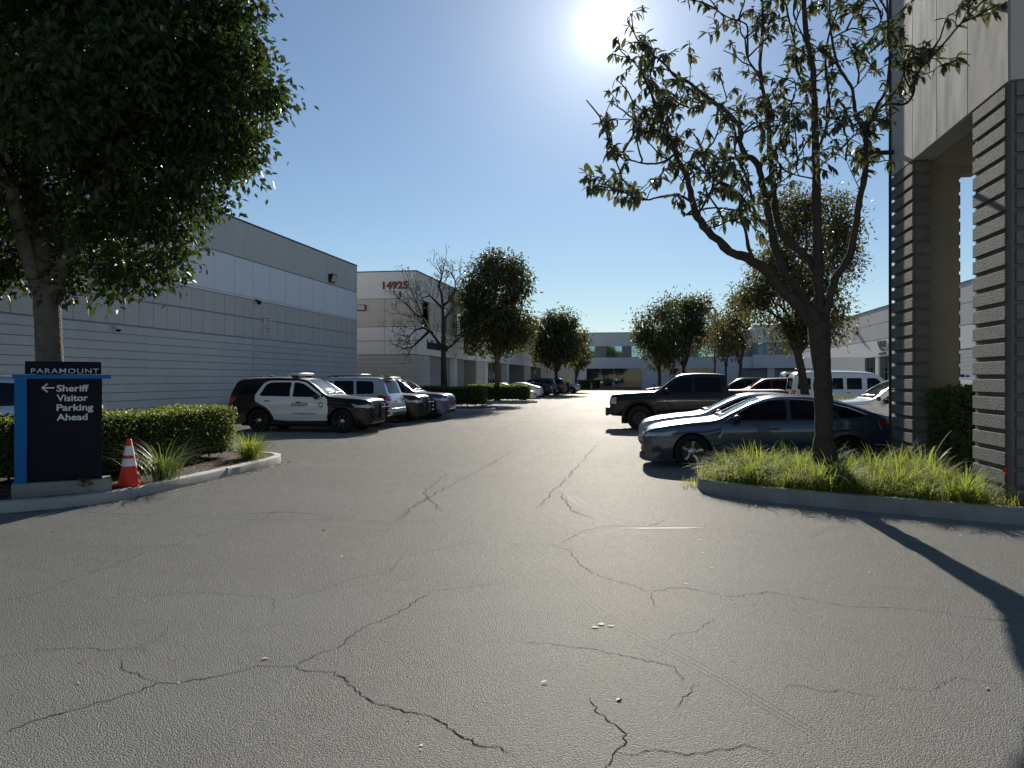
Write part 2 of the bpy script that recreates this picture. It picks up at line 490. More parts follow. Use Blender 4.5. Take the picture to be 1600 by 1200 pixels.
M['p_grey'] = paint('grey_blue_paint', (0.030, 0.048, 0.078), 0.3)
M['p_navy'] = paint('navy_paint', (0.012, 0.016, 0.03), 0.2)
M['p_maroon'] = paint('maroon_paint', (0.10, 0.008, 0.012), 0.2)
M['p_dark'] = paint('charcoal_paint', (0.02, 0.021, 0.023), 0.3)
M['bark_grey'] = rough_mat('grey_bark', (0.115, 0.10, 0.086), 0.45, 5, 24, 1.0, 0.9, dist=0.03)
M['bark_dark'] = rough_mat('dark_bark', (0.050, 0.042, 0.036), 0.5, 6, 24, 1.0, 0.9, dist=0.03)
M['leaf_big'] = leaf_mat('dark_glossy_leaf', (0.010, 0.024, 0.009), (0.034, 0.056, 0.018), 0.16, (0.13, 0.19, 0.03), 0.50, 0.28)
M['leaf_near'] = leaf_mat('long_leathery_leaf', (0.034, 0.050, 0.030), (0.080, 0.094, 0.054), 0.20, (0.21, 0.23, 0.08), 0.45, 0.4)
M['leaf_mid'] = leaf_mat('olive_leaf', (0.022, 0.04, 0.014), (0.075, 0.085, 0.03), 0.22, (0.22, 0.22, 0.05), 0.5)
M['leaf_brown'] = leaf_mat('bronze_leaf', (0.024, 0.036, 0.015), (0.078, 0.075, 0.028), 0.25, (0.23, 0.21, 0.05), 0.5)
M['leaf_hedge'] = leaf_mat('hedge_leaf', (0.02, 0.042, 0.012), (0.07, 0.115, 0.028), 0.33, (0.30, 0.38, 0.06), 0.55, 0.25)
M['hedge_core'] = rough_mat('hedge_twigs', (0.018, 0.02, 0.011), 0.5, 9, 40, 1.0, 0.95)
M['blade'] = leaf_mat('strap_leaf', (0.045, 0.085, 0.018), (0.17, 0.20, 0.05), 0.40, (0.42, 0.50, 0.08), 0.65, 0.15, (0.30, 0.22, 0.10))
M['grass'] = leaf_mat('lawn_grass', (0.06, 0.10, 0.02), (0.20, 0.22, 0.05), 0.45, (0.5, 0.55, 0.09), 0.5, 0.3)
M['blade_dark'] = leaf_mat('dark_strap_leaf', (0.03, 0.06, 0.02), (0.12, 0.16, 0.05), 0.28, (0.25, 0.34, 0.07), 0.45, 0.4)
M['flower'] = plain('red_petal', (0.55, 0.03, 0.015), 0.5)
M['litter'] = leaf_mat('fallen_leaf', (0.14, 0.09, 0.04), (0.42, 0.36, 0.22), 0.1, (0.3, 0.25, 0.1), 0.6)
M['chalk'] = rough_mat('white_spatter', (0.45, 0.45, 0.42), 0.2, 20, 80, 0.4, 0.8)
# ------------------------------------------------------------------ ground
def strip(mb, pts, w0, w1, z, m, jit=0.0, sub=None):
    """thin irregular ribbon on the ground through world points"""
    P = [Vector((p[0], p[1])) for p in pts]
    Q = []
    for i in range(len(P) - 1):
        seg = (P[i + 1] - P[i]); n = max(2, int(seg.length / (sub or .09)))
        nn = Vector((-seg.y, seg.x)).normalized()
        for k in range(n):
            q = P[i] + seg * (k / n)
            Q.append(q + nn * random.uniform(-1, 1) * jit if jit else q)
    Q.append(P[-1])
    v = []
    for i, q in enumerate(Q):
        t = (Q[min(i + 1, len(Q) - 1)] - Q[max(i - 1, 0)]).normalized(); n = Vector((-t.y, t.x))
        e = min(1, min(i, len(Q) - 1 - i) / 4 + .15)
        w = random.uniform(w0, w1) / 2 * e
        v.append((q.x + n.x * w, q.y + n.y * w, z)); v.append((q.x - n.x * w, q.y - n.y * w, z))
    f = [(2 * i, 2 * i + 1, 2 * i + 3, 2 * i + 2) for i in range(len(Q) - 1)]
    f = [tuple(reversed(q)) for q in f]
    mb.add(v, f, m)

g = MB()
g.add([(-700, -300, 0), (700, -300, 0), (700, 1100, 0), (-700, 1100, 0)], [(0, 1, 2, 3)], 0)
def zl(x, y): return gnd(x / 2, 780 + y / 2)
def zr(x, y): return gnd(800 + x / 2, 780 + y / 2)
cracks_l = [
 ([(0,735),(110,690),(240,655),(440,600),(490,575),(560,572),(680,555),(800,522),(915,523),(950,537),(1040,542),(1085,565),(1110,600),(1170,640),(1270,663),(1370,690),(1430,730),(1500,770),(1560,778),(1620,806)], 9, 19),
 ([(915,523),(1000,485),(1060,460),(1130,405),(1240,360),(1290,325),(1350,288),(1480,272),(1590,262)], 7, 15),
 ([(0,495),(120,470),(240,465),(330,472),(430,465),(470,490)], 8, 14), ([(430,465),(490,435),(530,400)], 3, 6),
 ([(370,500),(385,530),(440,550),(490,575)], 7, 13),
 ([(0,322),(100,300),(200,260),(330,215),(460,165),(540,145),(640,110),(820,65),(870,30)], 7, 14),
 ([(170,150),(350,152),(540,145),(720,150)], 6, 10), ([(280,312),(470,303),(600,290),(740,300),(830,305),(860,320),(850,360)], 6, 11),
 ([(860,320),(1000,285),(1100,250),(1220,225),(1250,185),(1400,150),(1520,130)], 6, 12),
 ([(250,40),(450,50),(720,62),(1000,65),(1200,70),(1300,70),(1380,80)], 10, 18), ([(1230,72),(1280,30),(1340,0)], 9, 16),
 ([(40,203),(90,202),(140,206)], 5, 8), ([(960,165),(1000,185),(1070,183),(1110,192)], 4, 8), ([(880,205),(940,208)], 4, 7), ([(1210,280),(1250,292),(1350,288)], 4, 8)]
cracks_r = [
 ([(-40,140),(110,140),(180,160),(210,205),(270,240),(360,265),(440,290),(490,278),(550,278),(680,305),(800,290),(960,320),(1060,337),(1200,340),(1340,355),(1440,370),(1550,382),(1600,395)], 7, 14),
 ([(430,290),(440,320),(455,340)], 7, 13), ([(0,448),(100,450),(220,465),(330,485),(420,505),(500,520),(525,550),(540,575)], 6, 12),
 ([(570,575),(565,600),(520,635),(510,665)], 6, 11), ([(245,615),(265,660),(310,695),(355,735),(345,780),(315,800),(310,830),(290,845)], 8, 16),
 ([(315,800),(400,795),(470,785),(540,800),(600,790),(720,770),(830,800)], 8, 14), ([(480,440),(510,420),(570,415),(640,370)], 5, 9),
 ([(830,590),(900,580),(960,600),(1040,600),(1160,620)], 5, 9), ([(150,140),(220,100),(290,85),(430,85),(480,65)], 8, 16),
 ([(930,125),(1000,85),(1090,95),(1160,110)], 6, 10), ([(1160,590),(1300,600),(1390,555),(1480,570),(1590,585)], 4, 7)]
for p, a, b in cracks_l: strip(g, [zl(*q) for q in p], a / 2300, b / 1750, .003, 1, .016, .035)
for p, a, b in cracks_r: strip(g, [zr(*q) for q in p], a / 2300, b / 1750, .003, 1, .016, .035)
for p in ([(625,812),(640,795),(690,765),(750,735),(800,705)], [(838,795),(890,742),(915,715),(932,695)], [(875,768),(895,800),(930,812)], [(690,800),(660,770),(700,740)], [(520,806),(440,800),(330,806)]):
    strip(g, [gnd(*q) for q in p], .009, .022, .0032, 1, .035, .13)
# curved tyre scuffs
for o in (0, 16, 34):
    strip(g, [zr(x + o, y - o * .25) for x, y in [(-60,100),(0,165),(80,200),(180,290),(260,360),(360,420),(500,490),(650,570),(780,650),(920,730),(1000,800)]], .003, .006, .0025, 2, .002, .1)
for o in (0, 12):
    strip(g, [gnd(x + o, y) for x, y in [(880,770),(905,790),(950,805),(1000,815),(1080,822)]], .006, .012, .0025, 2, .004, .1)
# worn parking lines, left and right stalls
for y in (22.9, 25.75, 28.55, 31.35, 34.2): strip(g, [(-13.6, y), (-8.6, y)], .06, .10, .004, 3, .004, .25)
for y in (16.55, 19.3, 25.2, 29.4): strip(g, [(0.0, y), (4.8, y)], .06, .10, .004, 3, .004, .25)
for y in (59.6, 64.6, 70.6, 76, 82): strip(g, [(-14, y), (-8.8, y)], .06, .10, .004, 3, .004, .3)
strip(g, [zr(330, 92), zr(600, 90)], .05, .10, .0035, 2, .01, .1)
ground = g.build('asphalt_lot', [M['asphalt'], M['crack'], M['scuff'], M['white_line']])
struct(ground)
# little pale bits lying about
lit = MB()
def scrap(p, r_, z=.006):
    n = 7; a0 = random.uniform(0, 6)
    v = [(p.x + r_ * random.uniform(.5, 1) * math.cos(a0 + k * 6.283 / n), p.y + r_ * random.uniform(.5, 1) * math.sin(a0 + k * 6.283 / n), z) for k in range(n)]
    lit.add(v, [tuple(range(n))])
for px, py, r_ in ((658, 1166, .022), (657, 1172, .014), (534, 870, .03), (226, 940, .018), (279, 1068, .018), (1095, 844, .04), (1098, 864, .04), (1358, 895, .03), (1501, 837, .035), (940, 976, .06), (930, 981, .05), (955, 979, .04), (1112, 888, .03), (1072, 913, .03)):
    scrap(gnd(px, py), r_ * .62)
tag(lit.build('pale_scraps', M['chalk']), 'small pale scraps and spatters scattered over the asphalt', 'litter', None, 'stuff')

# ------------------------------------------------------------------ kerbed planting beds
def smooth_path(pts, n=6):
    P = [Vector((p[0], p[1], 0)) for p in pts]; out = []
    for i in range(len(P) - 1):
        p0, p1, p2, p3 = P[max(i - 1, 0)], P[i], P[i + 1], P[min(i + 2, len(P) - 1)]
        for k in range(n):
            t = k / n
            out.append(.5 * ((2 * p1) + (p2 - p0) * t + (2 * p0 - 5 * p1 + 4 * p2 - p3) * t * t + (3 * p1 - p0 - 3 * p2 + p3) * t ** 3))
    out.append(P[-1]); return out
def kerb(path, h, name_mat, w=.16, inward=1):
    """kerb of square section with an eased top edge, swept along a path; inward=1: bed to the left of travel"""
    m = MB(); prof = [(0, -.05), (0.005, h - .025), (.02, h - .006), (.045, h), (w, h), (w, -.05)]
    v = []
    for i, p in enumerate(path):
        t = (path[min(i + 1, len(path) - 1)] - path[max(i - 1, 0)]).normalized()
        n = Vector((-t.y, t.x, 0)) * inward
        for a, z in prof: v.append((p.x + n.x * a, p.y + n.y * a, z + random.uniform(-.003, .003)))
    k = len(prof); f = []
    for i in range(len(path) - 1):
        for j in range(k - 1):
            q = (i * k + j, (i + 1) * k + j, (i + 1) * k + j + 1, i * k + j + 1)
            f.append(q if inward > 0 else tuple(reversed(q)))
    f.append(tuple(range(k))); f.append(tuple((len(path) - 1) * k + j for j in range(k)))
    m.add(v, f, 0)
    # contraction joints cut across the kerb every few metres
    acc = 0
    for i in range(1, len(path) - 1):
        acc += (path[i] - path[i - 1]).length
        if acc > 2.3:
            acc = 0; t = (path[i + 1] - path[i - 1]).normalized(); n = Vector((-t.y, t.x, 0)) * inward
            c = path[i] + n * (w / 2 - .002); m.box((c.x, c.y, h / 2), (.012, w + .004, h + .006), 1, math.atan2(t.y, t.x))
    o = m.build('kerb', [M[name_mat], M['groove']], None, 40); return struct(o)
def bed(poly, z, mat, amp=.03):
    m = MB(); cx = sum(p.x for p in poly) / len(poly); cy = sum(p.y for p in poly) / len(poly)
    pts = [Vector((p.x, p.y)) for p in poly]; n = len(pts); pl = [(p.x, p.y) for p in pts]
    for x in np.arange(min(p[0] for p in pl), max(p[0] for p in pl), .3):
        for y in np.arange(min(p[1] for p in pl), max(p[1] for p in pl), .3):
            if inside(pl, x, y): pts.append(Vector((x + random.uniform(-.1, .1), y + random.uniform(-.1, .1))))
    vs, _, fs, *_ = delaunay_2d_cdt(pts, [(i, (i + 1) % n) for i in range(n)], [], 1, 1e-5)
    m.add([(v.x, v.y, z + random.uniform(0, amp)) for v in vs], [tuple(f) for f in fs])
    o = m.build('planting_bed', M[mat], None, 60); return struct(o)
def inside(poly, x, y):
    c = False; n = len(poly)
    for i in range(n):
        x1, y1 = poly[i]; x2, y2 = poly[i - 1]
        if (y1 > y) != (y2 > y) and x < (x2 - x1) * (y - y1) / (y2 - y1) + x1: c = not c
    return c

# left island (sign, hedge, tree)
KL = smooth_path([(-24, 7.4), (-14, 7.6), (-10.5, 7.9), (-8.9, 8.35), (-8.0, 8.95), (-7.5, 9.75), (-7.38, 11.0), (-7.4, 13.0), (-7.45, 14.6), (-7.7, 15.35), (-8.3, 15.75), (-9.3, 15.9), (-11.2, 15.9)], 6)
kerb(KL, .15, 'concrete')
def inset(path, d): 
    out = []
    for i, p in enumerate(path):
        t = (path[min(i + 1, len(path) - 1)] - path[max(i - 1, 0)]).normalized(); out.append(p + Vector((-t.y, t.x, 0)) * d)
    return out
bed(inset(KL, .10) + [Vector((-11.2, 12.7, 0)), Vector((-24, 12.2, 0))], .115, 'mulch', .035)
# right island (tree, strap-leaf bed)
KR = smooth_path([(2.6, 13.75), (1.6, 13.62), (1.02, 13.3), (.80, 12.7), (.95, 12.05), (1.5, 11.5), (2.4, 11.02), (3.3, 10.58), (4.6, 10.06), (7, 9.75), (16, 9.5)], 6)
kerb(KR, .2, 'concrete_dark')
bed(inset(KR, .10) + [Vector((16, 13.1, 0)), Vector((5.6, 13.4, 0)), Vector((5.2, 13.7, 0))], .165, 'mulch', .03)
# islands farther down the left side, for the two dark hedges
for x0, x1, y0, y1 in ((-13.6, -8.2, 40.2, 42.6), (-13.8, -7.9, 54.6, 57.2), (-13.8, -8.6, 88.0, 90.5)):
    c = smooth_path([(x0, y0), (x1 - 1.0, y0), (x1 - .25, y0 + .35), (x1, (y0 + y1) / 2), (x1 - .25, y1 - .35), (x1 - 1.0, y1), (x0, y1)], 5)
    kerb(c, .15, 'concrete'); bed(inset(c, .10), .115, 'mulch', .03)
# planted median on the right side, beyond the pickup
KM = smooth_path([(13, 34.6), (5.2, 34.6), (4.2, 35.0), (3.9, 35.9), (4.2, 36.8), (5.2, 37.2), (13, 37.2)], 5)
kerb(KM, .15, 'concrete', .16, -1); bed(inset(KM, -.10), .12, 'mulch', .05)
KN = smooth_path([(13, 58.0), (4.5, 58.0), (3.3, 58.6), (3.0, 60.0), (3.3, 80), (4.5, 81.0), (13, 81.0)], 5)
kerb(KN, .15, 'concrete', .16, -1); bed(inset(KN, -.10), .12, 'mulch', .05)

# ------------------------------------------------------------------ buildings
def ribs(m, fr, u0, u1, z0, z1, h, mat, gmat, proud=.035):
    n = max(1, round((z1 - z0) / h)); hh = (z1 - z0) / n
    for k in range(n): m.ob(fr, u0, u1, 0, proud, z0 + k * hh + .016, z0 + (k + 1) * hh - .005, mat)
def panels(m, fr, us, z0, z1, mat, gap=.03, proud=.02):
    for a, b in zip(us[:-1], us[1:]): m.ob(fr, a + gap / 2, b - gap / 2, 0, proud, z0 + gap / 2, z1 - gap / 2, mat)

# --- long grey building on the left
B1 = thing('warehouse_building', 'long grey windowless building with ribbed block base, left of the driveway', 'building', (-16.25, 41.5, 0))
fr = (Vector((0, 0, 0)), Vector((0, -1, 0)), Vector((1, 0, 0)))   # along towards the camera, facing the drive
LEN = 25.5
m = MB()
m.ob(fr, 0, LEN, -9, 0, 0, 8.10, 5)
u = list(np.arange(0, LEN + .01, 1.4625)); us = [min(q, LEN) for q in u]; us[-1] = LEN
us2 = []
for a in us[:-1]: us2 += [a, a + .731]
us2.append(LEN)
ribs(m, fr, .0, 11.70 - .01, 0.0, 3.42, .262, 3, 5); ribs(m, fr, 11.72, LEN, 0.0, 3.42, .262, 3, 5)
panels(m, fr, us2, 3.46, 4.27, 2); panels(m, fr, us2, 4.30, 5.06, 2)
m.ob(fr, 0, LEN, 0, .05, 5.07, 5.14, 1)
panels(m, fr, us, 5.15, 6.66, 1)
panels(m, fr, [0, 11.71, 23.4, LEN], 6.68, 8.16, 0, .02, .035)
m.ob(fr, -.02, LEN, -.35, .06, 8.165, 8.22, 4)
m.ob(fr, -.02, 0, -9, 0.03, 0, 8.16, 0)
m.build('wall', [M['wall_top'], M['wall_pale'], M['wall_tan'], M['wall_block'], M['dark_metal'], M['groove']], B1)

def wall_pack(loc, rz, label, s=1.0, group=None):
    t = thing('wall_light', label, 'wall lamp', loc, rz, group)
    m = MB()
    v = [(-.24, 0, .16), (.24, 0, .16), (.24, -.20, .16), (-.24, -.20, .16), (-.24, 0, -.16), (.24, 0, -.16), (.24, -.10, -.16), (-.24, -.10, -.16)]
    v = [(a * s, b * s, c * s) for a, b, c in v]
    m.add(v, [(0, 3, 2, 1), (4, 5, 6, 7), (0, 1, 5, 4), (1, 2, 6, 5), (3, 0, 4, 7)])
    m.build('housing', M['dark_metal'], t, 30)
    m = MB()
    q = [(-.21, -.195, .13), (.21, -.195, .13), (.21, -.112, -.13), (-.21, -.112, -.13)]
    m.add([(a * s, (b - .004) * s, c * s) for a, b, c in q], [(3, 2, 1, 0)])
    m.build('lens', M['lamp_lens'], t)
    m = MB(); m.add(v, [(2, 3, 7, 6)]); m.build('frame', M['dark_metal'], t)
    return t
wall_pack((-16.25 + .04, 37.8, 6.98), R(90), 'dark wall lamp with pale lens high on the long grey building', 1.3)

def dome_camera(loc, label, dark=False, rz=0):
    t = thing('security_camera', label, 'security camera', loc, rz)
    m = MB(); m.box((.05, 0, .06), (.10, .12, .06)); m.lathe([(.09, .04), (.10, 0), (.10, -.05)], 16, 0, 'Z', (.16, 0, 0)); m.lathe([(.0, .04), (.09, .04)], 16, 0, 'Z', (.16, 0, 0))
    m.build('mount', M['dark_metal' if dark else 'white_plastic'], t, 40)
    m = MB(); m.ball((.16, 0, -.05), (.085, .085, .08), 0, 14, 8); m.build('dome', M['car_glass'], t, 60)
dome_camera((-16.21, 18.95 + 2.3, 3.33), 'white dome camera on the grey building, beside the big tree trunk')
dome_camera((-16.21, 30.0, 5.0), 'small black dome camera above the white notice on the grey wall', True)
def notice():
    t = thing('notice_plate', 'two small white parking notices mounted on the grey building wall', 'notice', (-16.20, 31.0, 4.05))
    for z in (.22, -.2):
        m = MB(); m.box((0, 0, z), (.02, .62, .36)); p = m.build('plate', M['white_plastic'], t)
        m = MB()
        for k in range(3): m.box((.012, 0, z + .10 - k * .09), (.006, .42 - .06 * k, .035))
        m.build('lettering', M['red_letters'], p)
notice()

# --- two-storey building 14925
B2 = thing('office_building', 'two storey cream and beige building numbered 14925 with shop fronts', 'building', (-14.2, 46.3, 0))
f_s = (Vector((0, 0, 0)), Vector((-1, 0, 0)), Vector((0, -1, 0)))     # short side, facing the camera
f_d = (Vector((0, 0, 0)), Vector((0, 1, 0)), Vector((1, 0, 0)))       # long side, facing the driveway
H2 = 8.55; L2 = 62.0
m = MB()
m.ob(f_s, .3, 20, -14, 0, 0, 8.4, 5)
ribs(m, f_s, 0.0, 20, 0, 3.24, .27, 3, 5)
cols = [0, 2.05, 4.1, 6.15, 8.2, 12, 16, 20]
panels(m, f_s, cols, 3.28, 4.13, 1); panels(m, f_s, cols, 4.15, 5.02, 1)
panels(m, f_s, [0, 2.05, 6.15, 10.2, 20], 5.04, 6.79, 2); panels(m, f_s, [0, 20], 6.81, 8.49, 0, .02, .03)
m.ob(f_s, -.03, 20, -.4, .06, 8.495, 8.55, 4)
# upper storey on the long side, with window openings
wins = [(1.35 + 4.6 * k, 2.95 + 4.6 * k) for k in range(13)]
m.ob(f_d, 0.06, L2, -.5, 0, 6.81, 8.40, 5); panels(m, f_d, [0, 8, 16, 24, 32, 40, 48, 56, L2], 6.81, 8.49, 0, .02, .03)
m.ob(f_d, 0.06, L2, -14, -.06, 3.28, 6.80, 5)
edges = [0.0]
for a, b in wins: edges += [a, b]
edges.append(L2)
for k in range(0, len(edges), 2):
    m.ob(f_d, edges[k], edges[k + 1], -.055, .02, 5.04, 6.79, 6)
m.ob(f_d, -.03, L2, -.4, .06, 8.495, 8.55, 4)
panels(m, f_d, [0, 4.6, 9.2, 13.8, 18.4, 23, 27.6, 32.2, 36.8, 41.4, 46, 50.6, 55.2, 59.8, L2], 3.28, 5.02, 1)
m.ob(f_d, 0.3, L2, -14, -3.0, 0, 3.27, 5)
# ground storey: block piers, recessed shop glass
bays = [(0, 3.0, 'rib'), (3.0, 9.6, 'glass'), (9.6, 10.6, 'pier'), (10.6, 17.2, 'recess'), (17.2, 21.0, 'rib'), (21.0, 22.0, 'pier'), (22.0, 31.5, 'glass'), (31.5, 33.0, 'pier'),
        (33.0, 43.0, 'recess'), (43.0, 48.0, 'rib'), (48.0, 57.5, 'glass'), (57.5, 62.0, 'rib')]
for a, b, k in bays:
    if k == 'rib':
        m.ob(f_d, a, b, -3, 0, 0, 3.26, 5); ribs(m, f_d, a, b, 0, 3.24, .27, 3, 5)
    elif k == 'pier': m.ob(f_d, a, b, -3, .01, 0, 3.265, 0)
    elif k == 'recess':
        m.ob(f_d, a, b, -2.99, -2.2, 0, 3.262, 5); ribs(m, (Vector((-2.2, 0, 0)), f_d[1], f_d[2]), a + 2.2, b, 0, 3.2, .27, 3, 5)
m.build('wall', [M['wall_cream'], M['wall_white'], M['wall_beige'], M['wall_beige_block'], M['dark_metal'], M['groove'], M['wall_beige']], B2)
for a, b in wins:
    m = MB(); m.ob(f_d, a, b, -.05, -.04, 5.06, 6.77); w = m.build('window', M['glass_teal'], B2)
    m = MB(); m.ob(f_d, a, a + .05, -.04, .005, 5.06, 6.77); m.ob(f_d, b - .05, b, -.04, .005, 5.06, 6.77); m.ob(f_d, a + .05, b - .05, -.04, .005, 5.06, 5.12)
    m.build('frame', M['alu'], w)
for a, b, k in bays:
    if k == 'glass':
        m = MB(); m.ob(f_d, a, b, -.62, -.60, 0.05, 3.26); w = m.build('shop_window', M['glass_shop'], B2)
        m = MB()
        nmull = max(3, int((b - a) / 1.5))
        for q in range(nmull + 1):
            c = a + (b - a) * q / nmull; m.ob(f_d, c - .03, c + .03, -.60, -.52, 0, 3.25)
        m.ob(f_d, a, b, -.6, -.53, 2.25, 2.31); m.ob(f_d, a, b, -.6, -.53, 0, .08)
        m.build('frame', M['alu'], w)
    elif k == 'recess':
        m = MB(); m.ob(f_d, a + .4, a + 2.0, -2.19, -2.15, 0, 2.7); d = m.build('door', M['glass_dark'], B2)
        m = MB()
        for c in (a + .4, a + 1.2, a + 1.96): m.ob(f_d, c, c + .05, -2.15, -2.10, 0, 2.7)
        m.build('frame', M['alu'], d)
v, f = text_geo('14925', 1.0, .045, .03, 'LEFT', 1.06)
m = MB()
x0 = -2.27; wd = max(p[0] for p in v)
sc = 1.76 / wd
m.add([(x0 + p[0] * sc, -.05 + -p[2], 7.42 + p[1] * .62) for p in v], f)
m.build('number_lettering', M['red_letters'], B2)
# dark fascia signs over the shops (blurred past reading in the photo): bar-shaped strokes
def fascia_strokes(parent, frame, u0, u1, z0, z1, n, mat='navy_letters', base=True, seed=1):
    rr = random.Random(seed); m = MB(); w = (u1 - u0) / n
    for k in range(n):
        a = u0 + k * w; zt = z1 if rr.random() < .3 else z0 + (z1 - z0) * .72
        m.ob(frame, a + .04 * w, a + w * .34, .022, .06, z0, zt)
        m.ob(frame, a + w * .6, a + w * .86, .022, .06, z0, z0 + (z1 - z0) * .72)
        m.ob(frame, a + w * .34, a + w * .6, .022, .06, z0 + (z1 - z0) * (.0 if rr.random() < .5 else .5), z0 + (z1 - z0) * (.2 if rr.random() < .5 else .72))
    return m.build('lettering', M[mat], parent)
fascia_strokes(B2, f_d, 2.3, 7.7, 3.72, 4.35, 12, seed=3)
fascia_strokes(B2, f_d, 12.8, 16.9, 3.72, 4.35, 7, seed=4)
fascia_strokes(B2, f_d, 23.2, 26.8, 4.1, 4.55, 6, seed=5); fascia_strokes(B2, f_d, 23.4, 27.0, 3.6, 3.85, 7, seed=6)
fascia_strokes(B2, f_d, 50.0, 53.2, 3.85, 4.45, 4, seed=7)
wall_pack((-14.2 - 3.55, 46.3 - .03, 6.25), 0, 'dark bronze wall lamp under the roof of the 14925 building', 1.15)

# --- far end: beige wall and the far two-storey block
B3 = thing('far_wing_building', 'low beige windowless building at the far left end of the driveway', 'building', (-13.0, 113.0, 0))
m = MB(); m.box((-6, 6, 3.6), (16, 12, 7.2)); m.box((-6, 5.97, 7.25), (16.2, 12.2, .1), 1)
m.build('wall', [M['wall_beige'], M['dark_metal']], B3)
B4 = thing('far_office_building', 'two storey grey office block with teal windows closing the far end', 'building', (-20, 138.0, 0))
f4 = (Vector((0, 0, 0)), Vector((1, 0, 0)), Vector((0, -1, 0)))
m = MB()
m.ob(f4, 0, 70, -14, -.4, 0, 9.7, 1)
m.ob(f4, 0, 38, -.4, 0, 7.6, 9.95, 0); m.ob(f4, 0, 38, -.4, .4, 3.6, 5.55, 0)
m.ob(f4, 38, 70, -.4, .8, 8.0, 10.9, 0); m.ob(f4, 38, 70, -.4, .8, 3.6, 5.9, 0); m.ob(f4, 38, 70, -14, -.4, 9.7, 10.85, 0)
m.ob(f4, -.1, 38, -.5, .06, 9.95, 10.05, 2); m.ob(f4, 38, 70.1, -.5, .86, 10.9, 11.0, 2)
for a, b in ((0, 9.4), (19.2, 24.0), (31.8, 35.9), (40.5, 41.7), (45.5, 48), (57, 60), (64, 70)): m.ob(f4, a, b, -.4, .35, 0, 3.6, 0)
for a, b in ((0, 8.2), (10.9, 12.9), (15.7, 17.4), (20.4, 23), (26, 29), (32, 38)): m.ob(f4, a, b, -.4, -.05, 5.55, 7.6, 1)
for a, b in ((38, 38.9), (41, 47.5), (51, 56), (59, 70)): m.ob(f4, a, b, -.4, .6, 5.9, 8.0, 1)
m.build('wall', [M['far_wall'], M['far_dark'], M['dark_metal']], B4)
for a, b in ((8.2, 10.9), (12.9, 15.7), (17.4, 20.4), (23, 26), (29, 32)):
    m = MB(); m.ob(f4, a, b, -.38, -.25, 5.55, 7.6); w = m.build('window', M['glass_teal'], B4)
    m = MB(); m.ob(f4, (a + b) / 2 - .04, (a + b) / 2 + .04, -.25, -.2, 5.55, 7.6); m.ob(f4, a, b, -.25, -.2, 5.55, 5.65); m.build('frame', M['dark_metal'], w)
for a, b in ((38.9, 41), (47.5, 51), (56, 59)):
    m = MB(); m.ob(f4, a, b, -.3, .3, 5.9, 8.0); w = m.build('window', M['glass_teal'], B4)
    m = MB(); m.ob(f4, (a + b) / 2 - .04, (a + b) / 2 + .04, .3, .36, 5.9, 8.0); m.build('frame', M['dark_metal'], w)
for a, b in ((9.4, 19.2), (24.0, 31.8), (35.9, 40.5), (41.7, 45.5), (48, 57), (60, 64)):
    m = MB(); m.ob(f4, a, b, -.39, -.3, 0, 3.6); w = m.build('shop_window', M['glass_dark' if a < 33 else 'far_dark'], B4)
    m = MB()
    for q in np.arange(a, b + .01, (b - a) / max(2, round((b - a) / 2.2))): m.ob(f4, q - .04, q + .04, -.3, -.2, 0, 3.6)
    m.build('frame', M['alu' if a < 33 else 'far_dark'], w)

# --- long pale building on the right
B5 = thing('right_office_building', 'long pale two storey building on the right with dark doorways and grazing sunlight', 'building', (23.4, 44.0, 0))
f5 = (Vector((0, 0, 0)), Vector((0, 1, 0)), Vector((-1, 0, 0)))
m = MB(); m.ob(f5, 0, 80, -16, -.3, 0, 8.9, 5)
m.ob(f5, 0, 80, -.3, 0, 4.0, 8.95, 5)
uu = list(np.arange(0, 80.1, 5.0))
panels(m, f5, uu, 7.4, 8.95, 0, .03); panels(m, f5, uu, 5.78, 7.37, 2, .03); panels(m, f5, uu, 4.0, 5.74, 1, .03)
m.ob(f5, -.05, 80, -.4, .06, 8.955, 9.03, 4)
for k in range(16):
    a = 5.0 * k
    if k % 3 == 0: m.ob(f5, a, a + 5, -.3, 0, 0, 3.98, 5); ribs(m, f5, a, a + 5, 0, 3.9, .3, 3, 5)
    else: m.ob(f5, a, a + 1.0, -.3, .01, 0, 3.98, 1)
m.build('wall', [M['wall_tan'], M['wall_white'], M['wall_tan'], M['wall_block'], M['dark_metal'], M['groove']], B5)
for k in range(16):
    if k % 3 == 0: continue
    a = 5.0 * k
    m = MB(); m.ob(f5, a + 1.0, a + 5, -.29, -.2, 0, 3.97); w = m.build('shop_window', M['glass_dark'], B5)
    m = MB()
    for q in (1.0, 2.3, 3.6, 4.9): m.ob(f5, a + q, a + q + .06, -.2, -.14, 0, 3.97)
    m.ob(f5, a + 1.06, a + 4.9, -.2, -.15, 2.4, 2.47); m.build('frame', M['alu'], w)
# dark emblem sign on its fascia
m = MB()
for k, h in enumerate((.62, .62, .62, .62, .66)): m.ob(f5, 37.4 + k * .42, 37.72 + k * .42, .022, .07, 4.95, 4.95 + h)
for t in range(14):
    a = t / 13; m.ob(f5, 37.0 + 2.9 * (1 - a) ** .5, 37.25 + 2.9 * (1 - a) ** .5, .022, .06, 4.55 + .9 * (1 - a) ** 2, 4.72 + .95 * (1 - a) ** 2)
for k in range(7): m.ob(f5, 37.2 + k * .36, 37.48 + k * .36, .022, .06, 4.2, 4.4)
m.build('lettering', M['navy_letters'], B5)
wall_pack((23.4 - .03, 91.8, 6.9), R(-90), 'dark wall lamp casting a slanting shadow on the long pale building', 1.2)
wall_pack((23.4 - .03, 49.0, 6.6), R(-90), 'dark wall lamp on the pale building seen between the stone piers', 1.2)

